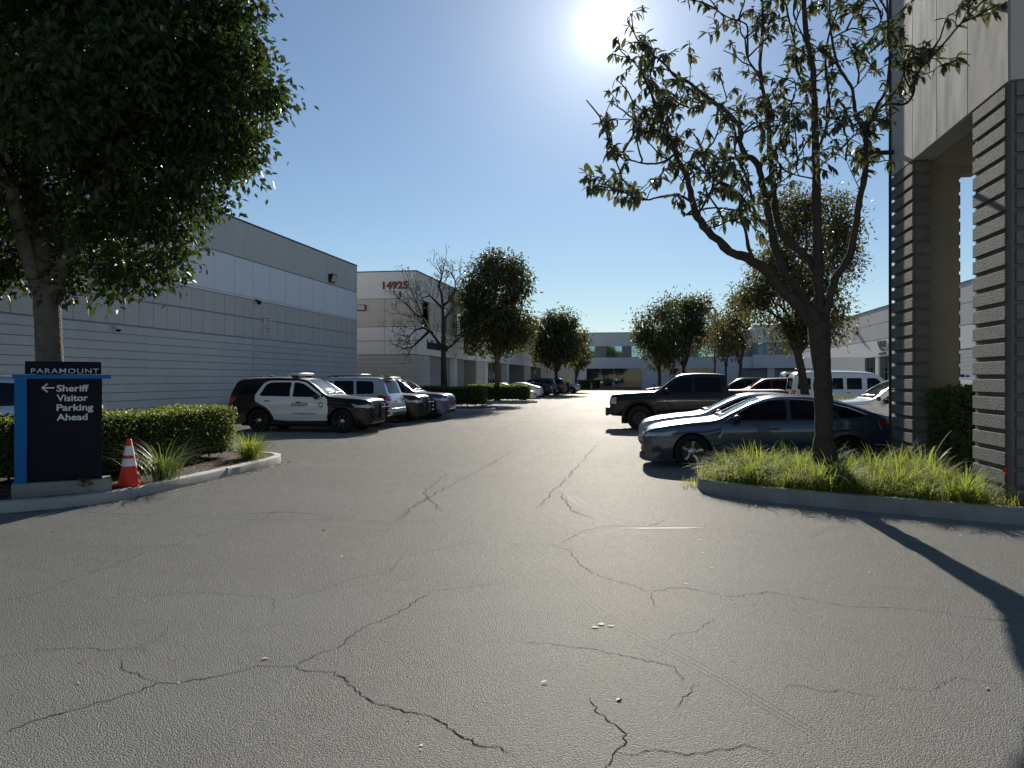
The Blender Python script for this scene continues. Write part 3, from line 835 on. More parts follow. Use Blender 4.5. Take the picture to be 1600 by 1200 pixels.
# --- corner pavilion of ribbed piers on the right
BP = thing('corner_pavilion', 'tall corner pavilion of ribbed stone piers under grey plaster panels', 'building', (4.504, 10.536, .35))
BP.scale = (.8, .8, .8)
PT = 11.6
plain_m, core_m, block_m = 0, 1, 2
fL = (Vector((0, 0, 0)), Vector((0, 1, 0)), Vector((-1, 0, 0)))       # face towards the driveway
fF = (Vector((0, 0, 0)), Vector((1, 0, 0)), Vector((0, -1, 0)))       # face towards the camera
def courses(m, fr, u0, u1, z0, z1, mat, h=.285, proud=.065):
    n = round((z1 - z0) / h); hh = (z1 - z0) / n
    for k in range(n): m.ob(fr, u0, u1, 0, proud, z0 + k * hh + .07, z0 + (k + 1) * hh, mat)
def pier(name, boxes, runs):
    m = MB()
    for c, d in boxes: m.box(c, d, 0)
    p = m.build(name, [M['pier_core']], BP)
    m = MB()
    for fr_, u0, u1, pr in runs: courses(m, fr_, u0, u1, -.57, 6.38, 0, .285, pr)
    m.build('rusticated_block', M['pier_block'], p, None, .014, 2)
# near pier
pier('pier', [((.66, .68, 2.90), (1.32, 1.36, 6.96)), ((2.3, .262, 2.90), (1.96, .5, 6.96))],
     [(fL, .13, 1.36, .05), (fF, .045, 3.2, .05), ((Vector((0, 1.36, 0)), Vector((1, 0, 0)), Vector((0, 1, 0))), .0, 1.3, .02)])
m = MB(); m.ob(fL, .0, .12, 0, .03, -.5, 6.38); m.ob(fF, -.03, .035, 0, .03, -.5, 6.38); m.build('corner_strip', M['pier_core'], BP, None, .01)
# far pier with plain inner wall
y0 = 4.40
pier('pier', [((.15, y0 + .70, 2.90), (.30, 1.40, 6.96))],
     [(fL, y0, y0 + 1.40, .055), ((Vector((0, y0, 0)), Vector((1, 0, 0)), Vector((0, -1, 0))), .0, .30, .03)])
m = MB(); m.box((.665, y0 + .74, 2.90), (.73, .56, 6.96)); w = m.build('inner_wall', M['pier_plain'], BP)
m = MB(); courses(m, (Vector((1.03, y0 + .46, 0)), Vector((0, 1, 0)), Vector((1, 0, 0))), .02, .54, -.57, 6.3, 0, .285, .04); m.build('rusticated_block', M['pier_block'], w, None, .012)
# beams and plaster panels above
m = MB()
m.box((1.6, .28, (6.4 + PT) / 2), (3.2, .56, PT - 6.4), 1)
m.box((.2, 2.9, (6.4 + PT) / 2), (.40, 4.68, PT - 6.4), 1)
m.box((.62, 5.52, (6.4 + PT) / 2), (1.24, .56, PT - 6.4), 1)
m.box((1.9, 2.9, 6.42), (3.0, 4.66, .10), 0); m.box((.9, 5.05, 6.3), (1.0, .35, .22), 0)
panels(m, fL, [0, 1.55, 3.02, 4.40, 5.80], 6.40, PT, 2, .03, .055)
panels(m, fF, [-.055, 3.2], 6.40, PT, 3, .02, .055)
m.build('beam', [M['pier_plain'], M['groove'], M['plaster'], M['plaster']], BP)
# body of the building beyond the frame, behind the pier
m = MB(); m.box((8.2, 2.2, PT / 2 - .3), (10, 3.2, PT + .2)); m.build('wall', M['plaster'], BP)
# shoebox lamp on an arm, fixed to the far edge of the pavilion
t = thing('area_light', 'grey shoebox lamp on a short arm at the far edge of the pavilion', 'lamp', (4.48, 15.08, 5.89))
t.scale = (.8, .8, .8)
m = MB(); m.box((-.62, 0, -.02), (.55, .36, .20)); m.box((-.62, 0, .09), (.50, .32, .03)); m.build('lamp_head', M['dark_metal'], t, None, .025)
m = MB(); m.box((-.20, 0, .02), (.42, .10, .09)); m.box((.01, 0, .02), (.06, .2, .24)); m.build('arm', M['dark_metal'], t, None, .01)
m = MB(); m.box((-.62, 0, -.125), (.44, .28, .012)); m.build('lens', M['lamp_lens'], t)
t = thing('downpipe', 'thin dark downpipe up the far edge of the pavilion', 'pipe', (4.448, 15.22, .35))
t.scale = (.8, .8, .8)
m = MB(); m.tube([(0, 0, -.4), (0, 0, PT - .3)], .035, 8); t2 = m.build('pipe', M['dark_metal'], t, 40)
m = MB()
for z in (1.5, 4.5, 7.5, 10): m.box((.03, 0, z), (.10, .09, .03))
m.build('bracket', M['dark_metal'], t)

# distant lamp post and low things by the far building
p = at(1117, 75)
t = thing('street_lamp', 'slim dark lamp post standing among the far trees', 'street lamp', (p.x, p.y, 0))
m = MB(); m.lathe([(.0, 0), (.22, 0), (.22, .5), (.09, .52), (.07, 8.6), (0, 8.6)], 12); m.build('post', M['dark_metal'], t, 40)
m = MB(); m.box((-.45, 0, 8.65), (.7, .35, .16)); m.box((-.12, 0, 8.62), (.3, .1, .08)); m.build('lamp_head', M['dark_metal'], t)
for i, (px, d) in enumerate(((924, 128), (1022, 128))):
    p = at(px, d)
    o = thing('bollard', 'pale bollard %s' % ('by the far hedge at the end of the drive' if i == 0 else 'in front of the far glass front, above the pickup hood'), 'bollard', (p.x, p.y, 0), 0, 'bollards at the far building')
    m = MB(); m.lathe([(.0, 1.05), (.10, 1.02), (.14, .95), (.14, 0)], 12); m.build('post', M['concrete'], o, 40)
    m = MB(); m.lathe([(.145, .80), (.145, .90)], 12); m.build('band', M['dark_metal'], o)

# ------------------------------------------------------------------ sign, cone
sc_ = at(42, 10.5); e_ = at(160, 10.95)
ux = Vector((e_.x - sc_.x, e_.y - sc_.y, 0)); ang = math.atan2(ux.y, ux.x); SW = ux.length
T = thing('monument_sign', 'navy monument sign with blue trim reading PARAMOUNT, Sheriff Visitor Parking Ahead', 'sign', (sc_.x, sc_.y, .02), ang)
k = 10.5 / 1200
def zz(py): return EYE - (py - 592) * k - .02
m = MB(); m.box((SW / 2 - .03, .22, .15), (SW + .30, .46, .30)); m.build('base', M['concrete_dark'], T, None, .02)
m = MB(); m.box((SW / 2, .22, (.30 + zz(591.6)) / 2), (SW, .22, zz(591.6) - .30)); m.build('panel', M['sign_navy'], T, None, .006)
m = MB(); m.box((SW / 2 - .02, .22, (zz(585) + zz(564)) / 2 + .003), (SW + .02, .20, zz(564) - zz(585) - .006)); m.build('top_panel', M['sign_navy'], T, None, .006)
m = MB(); m.box((SW / 2 - .03, .20, (zz(592) + zz(585)) / 2), (SW + .28, .40, zz(585) - zz(592) - .004)); m.build('blue_bar', M['sign_blue'], T, None, .004)
m = MB(); m.box((-.075, .20, (.30 + zz(592.5)) / 2), (.146, .34, zz(592.5) - .30)); m.build('blue_post', M['sign_blue'], T, None, .004)
def letters(s, x, z, size, y, name, mat, bold=0., width=None, space=1.):
    v, f = text_geo(s, 1.0, bold, .006, 'LEFT', space)
    hx = max(p[0] for p in v) - min(p[0] for p in v); x_ = min(p[0] for p in v)
    cap = .73
    sz = size / cap; sx = (width / hx) if width else sz
    m = MB(); m.add([(x + (p[0] - x_) * sx, y - p[2], z + p[1] * sz) for p in v], f)
    return m.build(name, M[mat], T)
kx = SW / (160 - 42)
letters('PARAMOUNT', (47.5 - 42) * kx, zz(582.9), 8 * k, .118, 'sign_lettering', 'sign_text', .004, 107 * kx, 1.12)
for s, y, w in (('Sheriff', 612, 51), ('Visitor', 627.5, 50), ('Parking', 643, 58.5), ('Ahead', 658.5, 49)):
    letters(s, (87 - 42) * kx, zz(y), 10.6 * k, .108, 'sign_lettering', 'sign_text', .022, w * kx)
m = MB()
ax, az = (64.5 - 42) * kx, zz(606.3)
m.box((ax + .075, .105, az), (.15, .012, .018))
for sg in (-1, 1):
    m.box((ax + .032, .105, az + sg * .028), (.095, .0115, .018), 0, 0, Matrix.Rotation(-sg * R(42), 3, 'Y'))
m.build('arrow', M['sign_text'], T)

cp = gnd(198, 760, .15)
T = thing('traffic_cone', 'orange traffic cone with two white bands beside the monument sign', 'traffic cone', (cp.x - .05, cp.y + .12, .145), .3)
def cr(z): return .155 - (.155 - .032) * (z - .03) / .67
m = MB(); m.lathe([(.0, .0), (.02, .0), (.02, .03), (.155, .03)], 4)
m = MB(); m.box((0, 0, .018), (.37, .37, .036)); m.build('base', M['cone'], T, None, .015)
m = MB(); m.lathe([(cr(.03), .03), (cr(.05) , .05), (cr(.69), .69), (cr(.70) - .006, .70), (.018, .70), (.018, .55)], 32); m.build('body', M['cone'], T, 35)
for a, b in ((.30, .41), (.46, .60)):
    m = MB(); m.lathe([(cr(a) + .003, a), (cr(b) + .003, b)], 32); m.build('reflective_band', M['reflective'], T, 60)
# ------------------------------------------------------------------ vehicles
def round_poly(pts, r, n=4):
    out = []; N = len(pts)
    for i in range(N):
        p0, p1, p2 = Vector(pts[i - 1]), Vector(pts[i]), Vector(pts[(i + 1) % N])
        a, c = (p0 - p1), (p2 - p1)
        ra = min(r, a.length * 0.45, c.length * 0.45)
        A, C = p1 + a.normalized() * ra, p1 + c.normalized() * ra
        for k in range(n + 1):
            t = k / n
            out.append(tuple(A * (1 - t) ** 2 + p1 * 2 * t * (1 - t) + C * t ** 2))
    return out

def ribbon(pts, w):
    """2-D closed outline of a thin line"""
    L_, R_ = [], []
    P = [Vector(p) for p in pts]
    for i, p in enumerate(P):
        t = (P[min(i + 1, len(P) - 1)] - P[max(i - 1, 0)]).normalized()
        n = Vector((-t.y, t.x)) * w / 2
        L_.append(tuple(p + n)); R_.append(tuple(p - n))
    return L_ + R_[::-1]

def inside(poly, x, y):
    c = False; n = len(poly)
    for i in range(n):
        x1, y1 = poly[i]; x2, y2 = poly[i - 1]
        if (y1 > y) != (y2 > y) and x < (x2 - x1) * (y - y1) / (y2 - y1) + x1: c = not c
    return c

class Shell:
    """Lofted car body: stations along the length, each a rounded cross-section."""
    def __init__(s, sp):
        s.sp = sp; s.L = sp['L']
        s.top = pchip(sp['top']); s.belt = pchip(sp['belt']); s.plan = pchip(sp['plan'])
        s.bot = pchip(sp['bot']); s.hr = sp['hr']; s.zr = max(p[1] for p in sp['top'])
        s.rad = pchip(sp.get('rad', [(0, .06), (.4, .12), (s.L * .35, .09), (s.L * .9, .08), (s.L, .05)]))
        s.crown = sp.get('crown', .035)
        st = set(np.arange(0, s.L + .001, .05).round(4))
        for e in (0.004, .012, .025, .04, .07, .1): st.add(e); st.add(round(s.L - e, 4))
        for x, ra, zc in sp['arch']:
            for k in range(25):
                st.add(round(x + ra * math.cos(math.pi * k / 24), 4))
            st.add(round(x - ra - .002, 4)); st.add(round(x + ra + .002, 4))
        st = sorted(q for q in st if 0 <= q <= s.L)
        rings = [s.section(x) for x in st]
        n = len(rings[0]); V, F = [], []
        for r_ in rings: V += r_
        for i in range(len(rings) - 1):
            for k in range(n):
                k2 = (k + 1) % n
                F.append((i * n + k, (i + 1) * n + k, (i + 1) * n + k2, i * n + k2))
        F.append(tuple(range(n))); o = (len(rings) - 1) * n
        F.append(tuple(o + k for k in range(n - 1, -1, -1)))
        s.V, s.F = V, F
        s.bvh = BVHTree.FromPolygons([Vector(v) for v in V], F)
    def side(s, x, z, zb, hw, bl):
        if z <= bl:
            t = (z - zb) / max(bl - zb, 1e-4); t = min(max(t, 0), 1)
            if t < .62: y = hw - .05 * ((.62 - t) / .62) ** 2
            else: y = hw - .028 * ((t - .62) / .38) ** 2
            crease = s.sp.get('crease', 0.012)
            return y + crease * math.exp(-((t - .80) / .05) ** 2)
        u = min(1.15, (z - bl) / max(.1, s.zr - bl))
        yb = hw - .028 - .012 * min(1, u * 12)
        return yb - (yb - min(s.hr, yb)) * (u ** 1.25)
    def section(s, x):
        zt, zb, hw = s.top(x), s.bot(x), s.plan(x)
        for xw, ra, zc in s.sp['arch']:
            d = abs(x - xw)
            if d < ra: zb = max(zb, zc + math.sqrt(max(0, ra * ra - d * d)))
        zt = max(zt, zb + .06)
        zsb = s.bot(x)
        bl = s.belt(x)
        r = min(s.rad(x), .45 * (zt - zb), hw * .4)
        ze = zt - r
        if bl > ze - .01: cut = zb + (ze - zb) * .7
        else: cut = max(bl, zb + .02)
        zs = list(np.linspace(zb, cut, 13)) + list(np.linspace(cut, ze, 10))[1:]
        pts = [(0.0, zb), (hw * .5, zb)]
        ref_bl = max(min(bl, ze), zsb + .1)
        for z in zs: pts.append((s.side(x, z, zsb, hw, ref_bl if bl > ze - .01 else bl), z))
        ys = pts[-1][0]
        for k in range(1, 6):
            a = math.pi / 2 * k / 5
            pts.append((ys - r + r * math.cos(a), ze + r * math.sin(a)))
        yt = ys - r
        cr = s.crown * min(1, (zt - zb) / .5)
        for k in range(1, 8):
            y = yt * (1 - k / 7); pts.append((y, zt + cr * (1 - (y / max(yt, 1e-4)) ** 2)))
        X = s.L / 2 - x
        ring = [(X, -y, z) for y, z in pts]
        ring += [(X, y, z) for y, z in reversed(pts[1:-1])]
        return ring
    # ---- surface patches laid on the shell
    def patch(s, poly, view, off=.004, step=.09):
        P = [Vector((p[0], p[1])) for p in poly]
        n = len(P); edges = [(i, (i + 1) % n) for i in range(n)]
        pts = list(P)
        xs = [p.x for p in P]; ys = [p.y for p in P]
        for gx in np.arange(min(xs) + step / 2, max(xs), step):
            for gy in np.arange(min(ys) + step / 2, max(ys), step):
                if inside(poly, gx, gy): pts.append(Vector((gx, gy)))
        vs, _, fs, *_ = delaunay_2d_cdt(pts, edges, [], 1, 1e-5)
        return s.drape([(v.x, v.y) for v in vs], [tuple(f) for f in fs], view, off)
    def drape(s, vs, fs, view, off=.004, mirror_x=False):
        out = []; ok = []
        H = s.L / 2
        for a, c in vs:
            if view == 'R': o, d = Vector((H - a, -3, c)), Vector((0, 1, 0))
            elif view == 'L': o, d = Vector((H - a, 3, c)), Vector((0, -1, 0))
            elif view == 'F': o, d = Vector((H + 2, a, c)), Vector((-1, 0, 0))
            elif view == 'B': o, d = Vector((-H - 2, a, c)), Vector((1, 0, 0))
            else: o, d = Vector((H - a, c, 5)), Vector((0, 0, -1))
            hit, nrm, *_ = s.bvh.ray_cast(o, d)
            if hit is None: out.append((0, 0, 0)); ok.append(False); continue
            if nrm.dot(d) > 0: nrm = -nrm
            out.append(tuple(hit + nrm * off * .5 - d * off * .8)); ok.append(True)
        F = []
        for f in fs:
            if not all(ok[i] for i in f): continue
            p = [Vector(out[i]) for i in f[:3]]
            nn = (p[1] - p[0]).cross(p[2] - p[0])
            d = {'R': Vector((0, 1, 0)), 'L': Vector((0, -1, 0)), 'F': Vector((-1, 0, 0)), 'B': Vector((1, 0, 0)), 'T': Vector((0, 0, -1))}[view]
            F.append(tuple(f) if nn.dot(d) < 0 else tuple(reversed(f)))
        return out, F
    def surf(s, x, z, side):
        d = Vector((0, 1, 0)) if side == 'R' else Vector((0, -1, 0))
        hit, *_ = s.bvh.ray_cast(Vector((s.L / 2 - x, -3 if side == 'R' else 3, z)), d)
        return hit

WHEELS = {}
def wheel_meshes(Rw, w, style):
    key = (Rw, w, style)
    if key in WHEELS: return WHEELS[key]
    t = MB(); h = w / 2; rr = Rw * (.70 if style != 'truck' else .60)
    t.lathe([(rr, -h * .8), (rr + .02, -h * .96), (Rw * .9, -h), (Rw * .97, -h * .88), (Rw, -h * .6), (Rw, h * .6), (Rw * .97, h * .88),
             (Rw * .9, h), (rr + .02, h * .96), (rr, h * .8)], 40, 0, 'Y', closed=True)
    to = t.build('wheel', M['rubber'], None, 40)
    r = MB()
    dk = 1
    # barrel, lip and spokes; the outer face looks along -Y
    r.lathe([(rr + .002, h * .8), (rr + .002, -h * .78), (rr - .012, -h * .86), (rr - .03, -h * .8), (rr - .035, h * .2), (.0, h * .25)], 40, 0, 'Y')
    n = {'alloy5': 5, 'twist': 5, 'steel': 8, 'truck': 6, 'six': 6}[style]
    r.lathe([(0, -h * .66), (.055, -h * .66), (.085, -h * .5), (.085, 0)], 20, 2, 'Y')
    for k in range(n):
        a0 = 2 * math.pi * k / n
        tw = .22 if style == 'twist' else 0.0
        wi, wo = (.03, .05) if style == 'twist' else ((.035, .06) if style != 'steel' else (.03, .035))
        for b in ((-.16, .16) if style == 'alloy5' else (0,)):
            v = []
            for q in range(5):
                f = q / 4; rad = .05 + (rr - .07) * f
                a = a0 + b * f + tw * math.sin(f * math.pi) * (1 if style == 'twist' else 0) + tw * f * .8
                ww = (wi + (wo - wi) * f) * (.55 if style == 'alloy5' else 1)
                c_, s_ = math.cos(a), math.sin(a)
                y = -h * (.60 + .16 * f)
                for sg in (-1, 1):
                    v.append((rad * c_ - sg * ww * .5 * s_, y, rad * s_ + sg * ww * .5 * c_))
                for sg in (-1, 1):
                    v.append((rad * c_ - sg * ww * .6 * s_, y + .05, rad * s_ + sg * ww * .6 * c_))
            f_ = []
            for q in range(4):
                o = q * 4; e = o + 4
                f_ += [(o, o + 1, e + 1, e), (o + 1, o + 3, e + 3, e + 1), (o + 2, o, e, e + 2)]
            r.add(v, f_, 1)
    mats = {'alloy5': ('rim_dark', 'rim_silver'), 'twist': ('rim_dark', 'rim_cut'), 'steel': ('rim_dark', 'rim_dark'),
            'truck': ('rim_dark', 'rim_dark'), 'six': ('rim_dark', 'rim_silver')}[style]
    ro = r.build('rim', [M[mats[0]], M[mats[1]], M['rim_silver' if style == 'steel' else mats[1]]], None, 35)
    WHEELS[key] = (to.data, ro.data)
    bpy.data.objects.remove(to); bpy.data.objects.remove(ro)
    return WHEELS[key]

def spec_suv(**k):
    s = dict(L=5.0, Rw=.385, ww=.245, arch=[(.95, .445, .385), (3.83, .445, .385)], hr=.70, wheel='six',
        top=[(0, .55), (.015, .72), (.05, .94), (.12, 1.04), (.3, 1.09), (.9, 1.135), (1.35, 1.175), (1.5, 1.225), (1.8, 1.44), (2.1, 1.635), (2.28, 1.71), (2.7, 1.765), (3.4, 1.785), (4.1, 1.77), (4.5, 1.735), (4.66, 1.68), (4.78, 1.47), (4.89, 1.24), (4.94, 1.0), (4.98, .78), (5.0, .55)],
        belt=[(0, .78), (.3, .92), (1.4, 1.08), (3, 1.13), (4.9, 1.16), (5, 1.1)],
        plan=[(0, .60), (.06, .74), (.2, .86), (.5, .955), (1.0, .985), (3.9, .985), (4.5, .955), (4.85, .90), (4.95, .86), (5.0, .80)],
        bot=[(0, .38), (.1, .28), (.45, .22), (1.6, .26), (3.2, .26), (4.6, .32), (4.95, .42), (5.0, .48)],
        rad=[(0, .05), (.25, .10), (1.2, .13), (1.8, .09), (4.4, .10), (4.9, .10), (5, .06)],
        sides=[('side_window', [(1.66, 1.155), (1.75, 1.235), (2.28, 1.575), (2.46, 1.625), (2.64, 1.64), (2.64, 1.17)]),
               ('side_window', [(2.74, 1.175), (2.74, 1.64), (3.46, 1.635), (3.62, 1.56), (3.80, 1.22), (3.74, 1.19)]),
               ('quarter_window', [(3.93, 1.24), (3.74, 1.60), (4.35, 1.575), (4.62, 1.24)])],
        wind=[(1.50, .74), (2.22, .60)], backlight=[(-.66, 1.24), (.66, 1.24), (.56, 1.58), (-.56, 1.58)],
        seams=[[(1.42, .38), (1.36, .75), (1.40, 1.08)], [(2.69, .34), (2.69, 1.12)], [(3.42, .50), (3.66, .78), (3.84, 1.0), (3.86, 1.18)], [(1.42, .36), (2.7, .33), (3.35, .36)], [(.30, 1.0), (.9, 1.055), (1.38, 1.09)], [(.03, .70), (.25, .69), (.46, .66)]],
        handles=[(2.42, .99), (3.52, 1.03)], mirror=(1.74, 1.12), cladding=True,
        head=[(.10, .80), (.16, .92), (.62, .955), (.50, .83)], headf=(.47, .80, .80, .93),
        grille=(-.46, .46, .62, .90), intake=(-.50, .50, .36, .52),
        tail=[(4.60, 1.16), (4.97, 1.18), (4.99, .86), (4.88, .84)], tailb=(.62, .88, .86, 1.17), plate=(.58, .72), platef=.5)
    s.update(k); return s
def spec_sedan(**k):
    s = dict(L=4.88, Rw=.335, ww=.23, arch=[(.98, .375, .335), (3.82, .375, .335)], hr=.62, wheel='alloy5', crown=.03,
        top=[(0, .46), (.015, .56), (.05, .66), (.13, .735), (.4, .815), (.9, .895), (1.35, .945), (1.5, .985), (1.75, 1.11), (2.1, 1.275), (2.35, 1.36), (2.65, 1.405), (3.0, 1.41), (3.35, 1.385), (3.75, 1.305), (4.1, 1.195), (4.36, 1.105), (4.55, 1.055), (4.70, 1.035), (4.77, .99), (4.83, .82), (4.865, .62), (4.88, .5)],
        belt=[(0, .60), (.3, .72), (1.4, .88), (3, .935), (4.4, 1.0), (4.88, .98)],
        plan=[(0, .52), (.05, .66), (.18, .80), (.45, .89), (.95, .925), (3.9, .925), (4.4, .89), (4.75, .82), (4.84, .76), (4.88, .68)],
        bot=[(0, .30), (.1, .21), (.5, .17), (1.6, .18), (3.2, .18), (4.5, .24), (4.85, .34), (4.88, .38)],
        rad=[(0, .04), (.25, .07), (1.2, .10), (1.8, .08), (4.0, .10), (4.88, .05)],
        sides=[('side_window', [(1.62, .955), (1.74, 1.03), (2.16, 1.255), (2.42, 1.325), (2.73, 1.345), (2.73, .97)]),
               ('side_window', [(2.81, .975), (2.81, 1.345), (3.10, 1.33), (3.40, 1.29), (3.62, 1.01), (3.56, .995)]),
               ('quarter_window', [(3.70, 1.015), (3.48, 1.285), (3.86, 1.185), (4.14, 1.075), (4.08, 1.035)])],
        wind=[(1.50, .70), (2.30, .54)], rearwin=[(3.52, .54), (4.25, .66)],
        seams=[[(1.50, .32), (1.43, .6), (1.47, .90)], [(2.77, .27), (2.77, .96)], [(3.36, .40), (3.52, .66), (3.68, .84), (3.70, .99)], [(1.50, .30), (2.77, .27), (3.30, .32)], [(.30, .755), (.9, .84), (1.44, .885)], [(.05, .555), (.40, .54), (.60, .52)]],
        handles=[(2.50, .80), (3.44, .83)], mirror=(1.78, .945), cladding=False,
        head=[(.075, .60), (.11, .685), (.70, .745), (.56, .645)], headf=(.46, .74, .60, .685),
        grille=(-.52, .52, .42, .64), intake=(-.55, .55, .24, .37),
        tail=[(4.36, .86), (4.42, .96), (4.80, .985), (4.85, .84)], tailb=(.30, .80, .83, .97), plate=(.58, .70), platef=.44)
    s.update(k); return s
def spec_pickup(**k):
    s = dict(L=5.9, Rw=.43, ww=.30, arch=[(1.02, .52, .43), (4.72, .52, .43)], hr=.74, wheel='truck', crown=.02,
        top=[(0, .62), (.012, .95), (.04, 1.12), (.12, 1.20), (.5, 1.255), (1.0, 1.29), (1.5, 1.315), (1.62, 1.36), (2.0, 1.65), (2.28, 1.84), (2.5, 1.905), (3.0, 1.93), (3.5, 1.92), (3.80, 1.885), (3.87, 1.84), (3.93, 1.42), (3.96, 1.345), (4.2, 1.335), (5.5, 1.345), (5.80, 1.35), (5.85, 1.30), (5.88, 1.0), (5.9, .68)],
        belt=[(0, 1.0), (.5, 1.12), (1.6, 1.235), (5.9, 1.25)],
        plan=[(0, .84), (.05, .92), (.2, .975), (.6, 1.0), (5.6, 1.0), (5.85, .97), (5.9, .94)],
        bot=[(0, .58), (.1, .50), (.5, .48), (1.6, .46), (4.0, .46), (5.5, .55), (5.9, .60)],
        rad=[(0, .04), (.3, .08), (1.5, .10), (2.3, .10), (3.7, .10), (3.95, .03), (5.9, .03)],
        sides=[('side_window', [(1.80, 1.30), (1.86, 1.38), (2.30, 1.735), (2.48, 1.79), (2.74, 1.80), (2.74, 1.31)]),
               ('side_window', [(2.85, 1.31), (2.85, 1.80), (3.52, 1.80), (3.68, 1.76), (3.70, 1.31)])],
        wind=[(1.66, .80), (2.24, .68)], rearwin=[(3.885, .60), (3.935, .66)],
        seams=[[(1.60, .60), (1.56, 1.0), (1.60, 1.25)], [(2.80, .56), (2.80, 1.28)], [(3.74, .60), (3.76, 1.28)], [(3.93, .60), (3.94, 1.34)], [(1.6, .6), (3.74, .58)]],
        handles=[(2.52, 1.16), (3.52, 1.17)], mirror=(1.90, 1.32), cladding=True,
        head=[(.04, .90), (.06, 1.10), (.24, 1.13), (.24, .90)], headf=(.60, .88, .90, 1.10),
        grille=(-.58, .58, .78, 1.12), intake=(-.7, .7, .60, .72),
        tail=[(5.72, .95), (5.72, 1.25), (5.88, 1.25), (5.89, .95)], tailb=(.80, .94, .92, 1.26), plate=(.66, .78), platef=.6)
    s.update(k); return s
def spec_van(**k):
    s = dict(L=5.65, Rw=.37, ww=.24, arch=[(1.0, .43, .37), (4.5, .43, .37)], hr=.80, wheel='steel', crown=.06,
        top=[(0, .60), (.012, .80), (.05, 1.0), (.15, 1.09), (.5, 1.16), (.9, 1.24), (1.02, 1.31), (1.3, 1.60), (1.62, 1.90), (1.8, 1.99), (2.2, 2.06), (3.5, 2.10), (5.0, 2.08), (5.35, 2.02), (5.48, 1.90), (5.56, 1.5), (5.61, 1.0), (5.63, .75), (5.65, .6)],
        belt=[(0, .9), (.4, 1.05), (1.0, 1.18), (5.6, 1.2)],
        plan=[(0, .80), (.06, .88), (.2, .95), (.5, .995), (5.2, .995), (5.5, .96), (5.65, .90)],
        bot=[(0, .42), (.1, .36), (.5, .32), (5.0, .36), (5.65, .46)],
        rad=[(0, .05), (.3, .10), (1.0, .12), (1.7, .14), (5.2, .16), (5.65, .08)],
        sides=[('side_window', [(1.28, 1.26), (1.36, 1.36), (1.72, 1.76), (1.86, 1.79), (2.18, 1.79), (2.18, 1.24)]),
               ('side_window', [(2.42, 1.25), (2.42, 1.79), (3.10, 1.79), (3.10, 1.25)]),
               ('side_window', [(3.26, 1.25), (3.26, 1.79), (3.74, 1.79), (3.74, 1.25)]),
               ('side_window', [(3.88, 1.25), (3.88, 1.79), (4.46, 1.79), (4.46, 1.25)]),
               ('side_window', [(4.74, 1.25), (4.74, 1.79), (5.30, 1.77), (5.36, 1.25)])],
        wind=[(1.05, .80), (1.60, .70)], backlight=[(-.70, 1.25), (.70, 1.25), (.66, 1.80), (-.66, 1.80)],
        seams=[[(2.28, .45), (2.28, 1.86)], [(3.18, .45), (3.18, 1.86)], [(1.20, .5), (1.16, 1.2)], [(3.80, .45), (3.80, 1.86)]],
        handles=[(2.1, 1.08), (3.05, 1.08)], mirror=(1.42, 1.27), cladding=False,
        head=[(.05, .78), (.06, .98), (.26, 1.02), (.26, .80)], headf=(.55, .82, .80, 1.0),
        grille=(-.52, .52, .74, 1.02), intake=(-.6, .6, .46, .56),
        tail=[(5.48, .85), (5.46, 1.2), (5.60, 1.2), (5.62, .85)], tailb=(.80, .92, .84, 1.2), plate=(.72, .84), platef=.55)
    s.update(k); return s

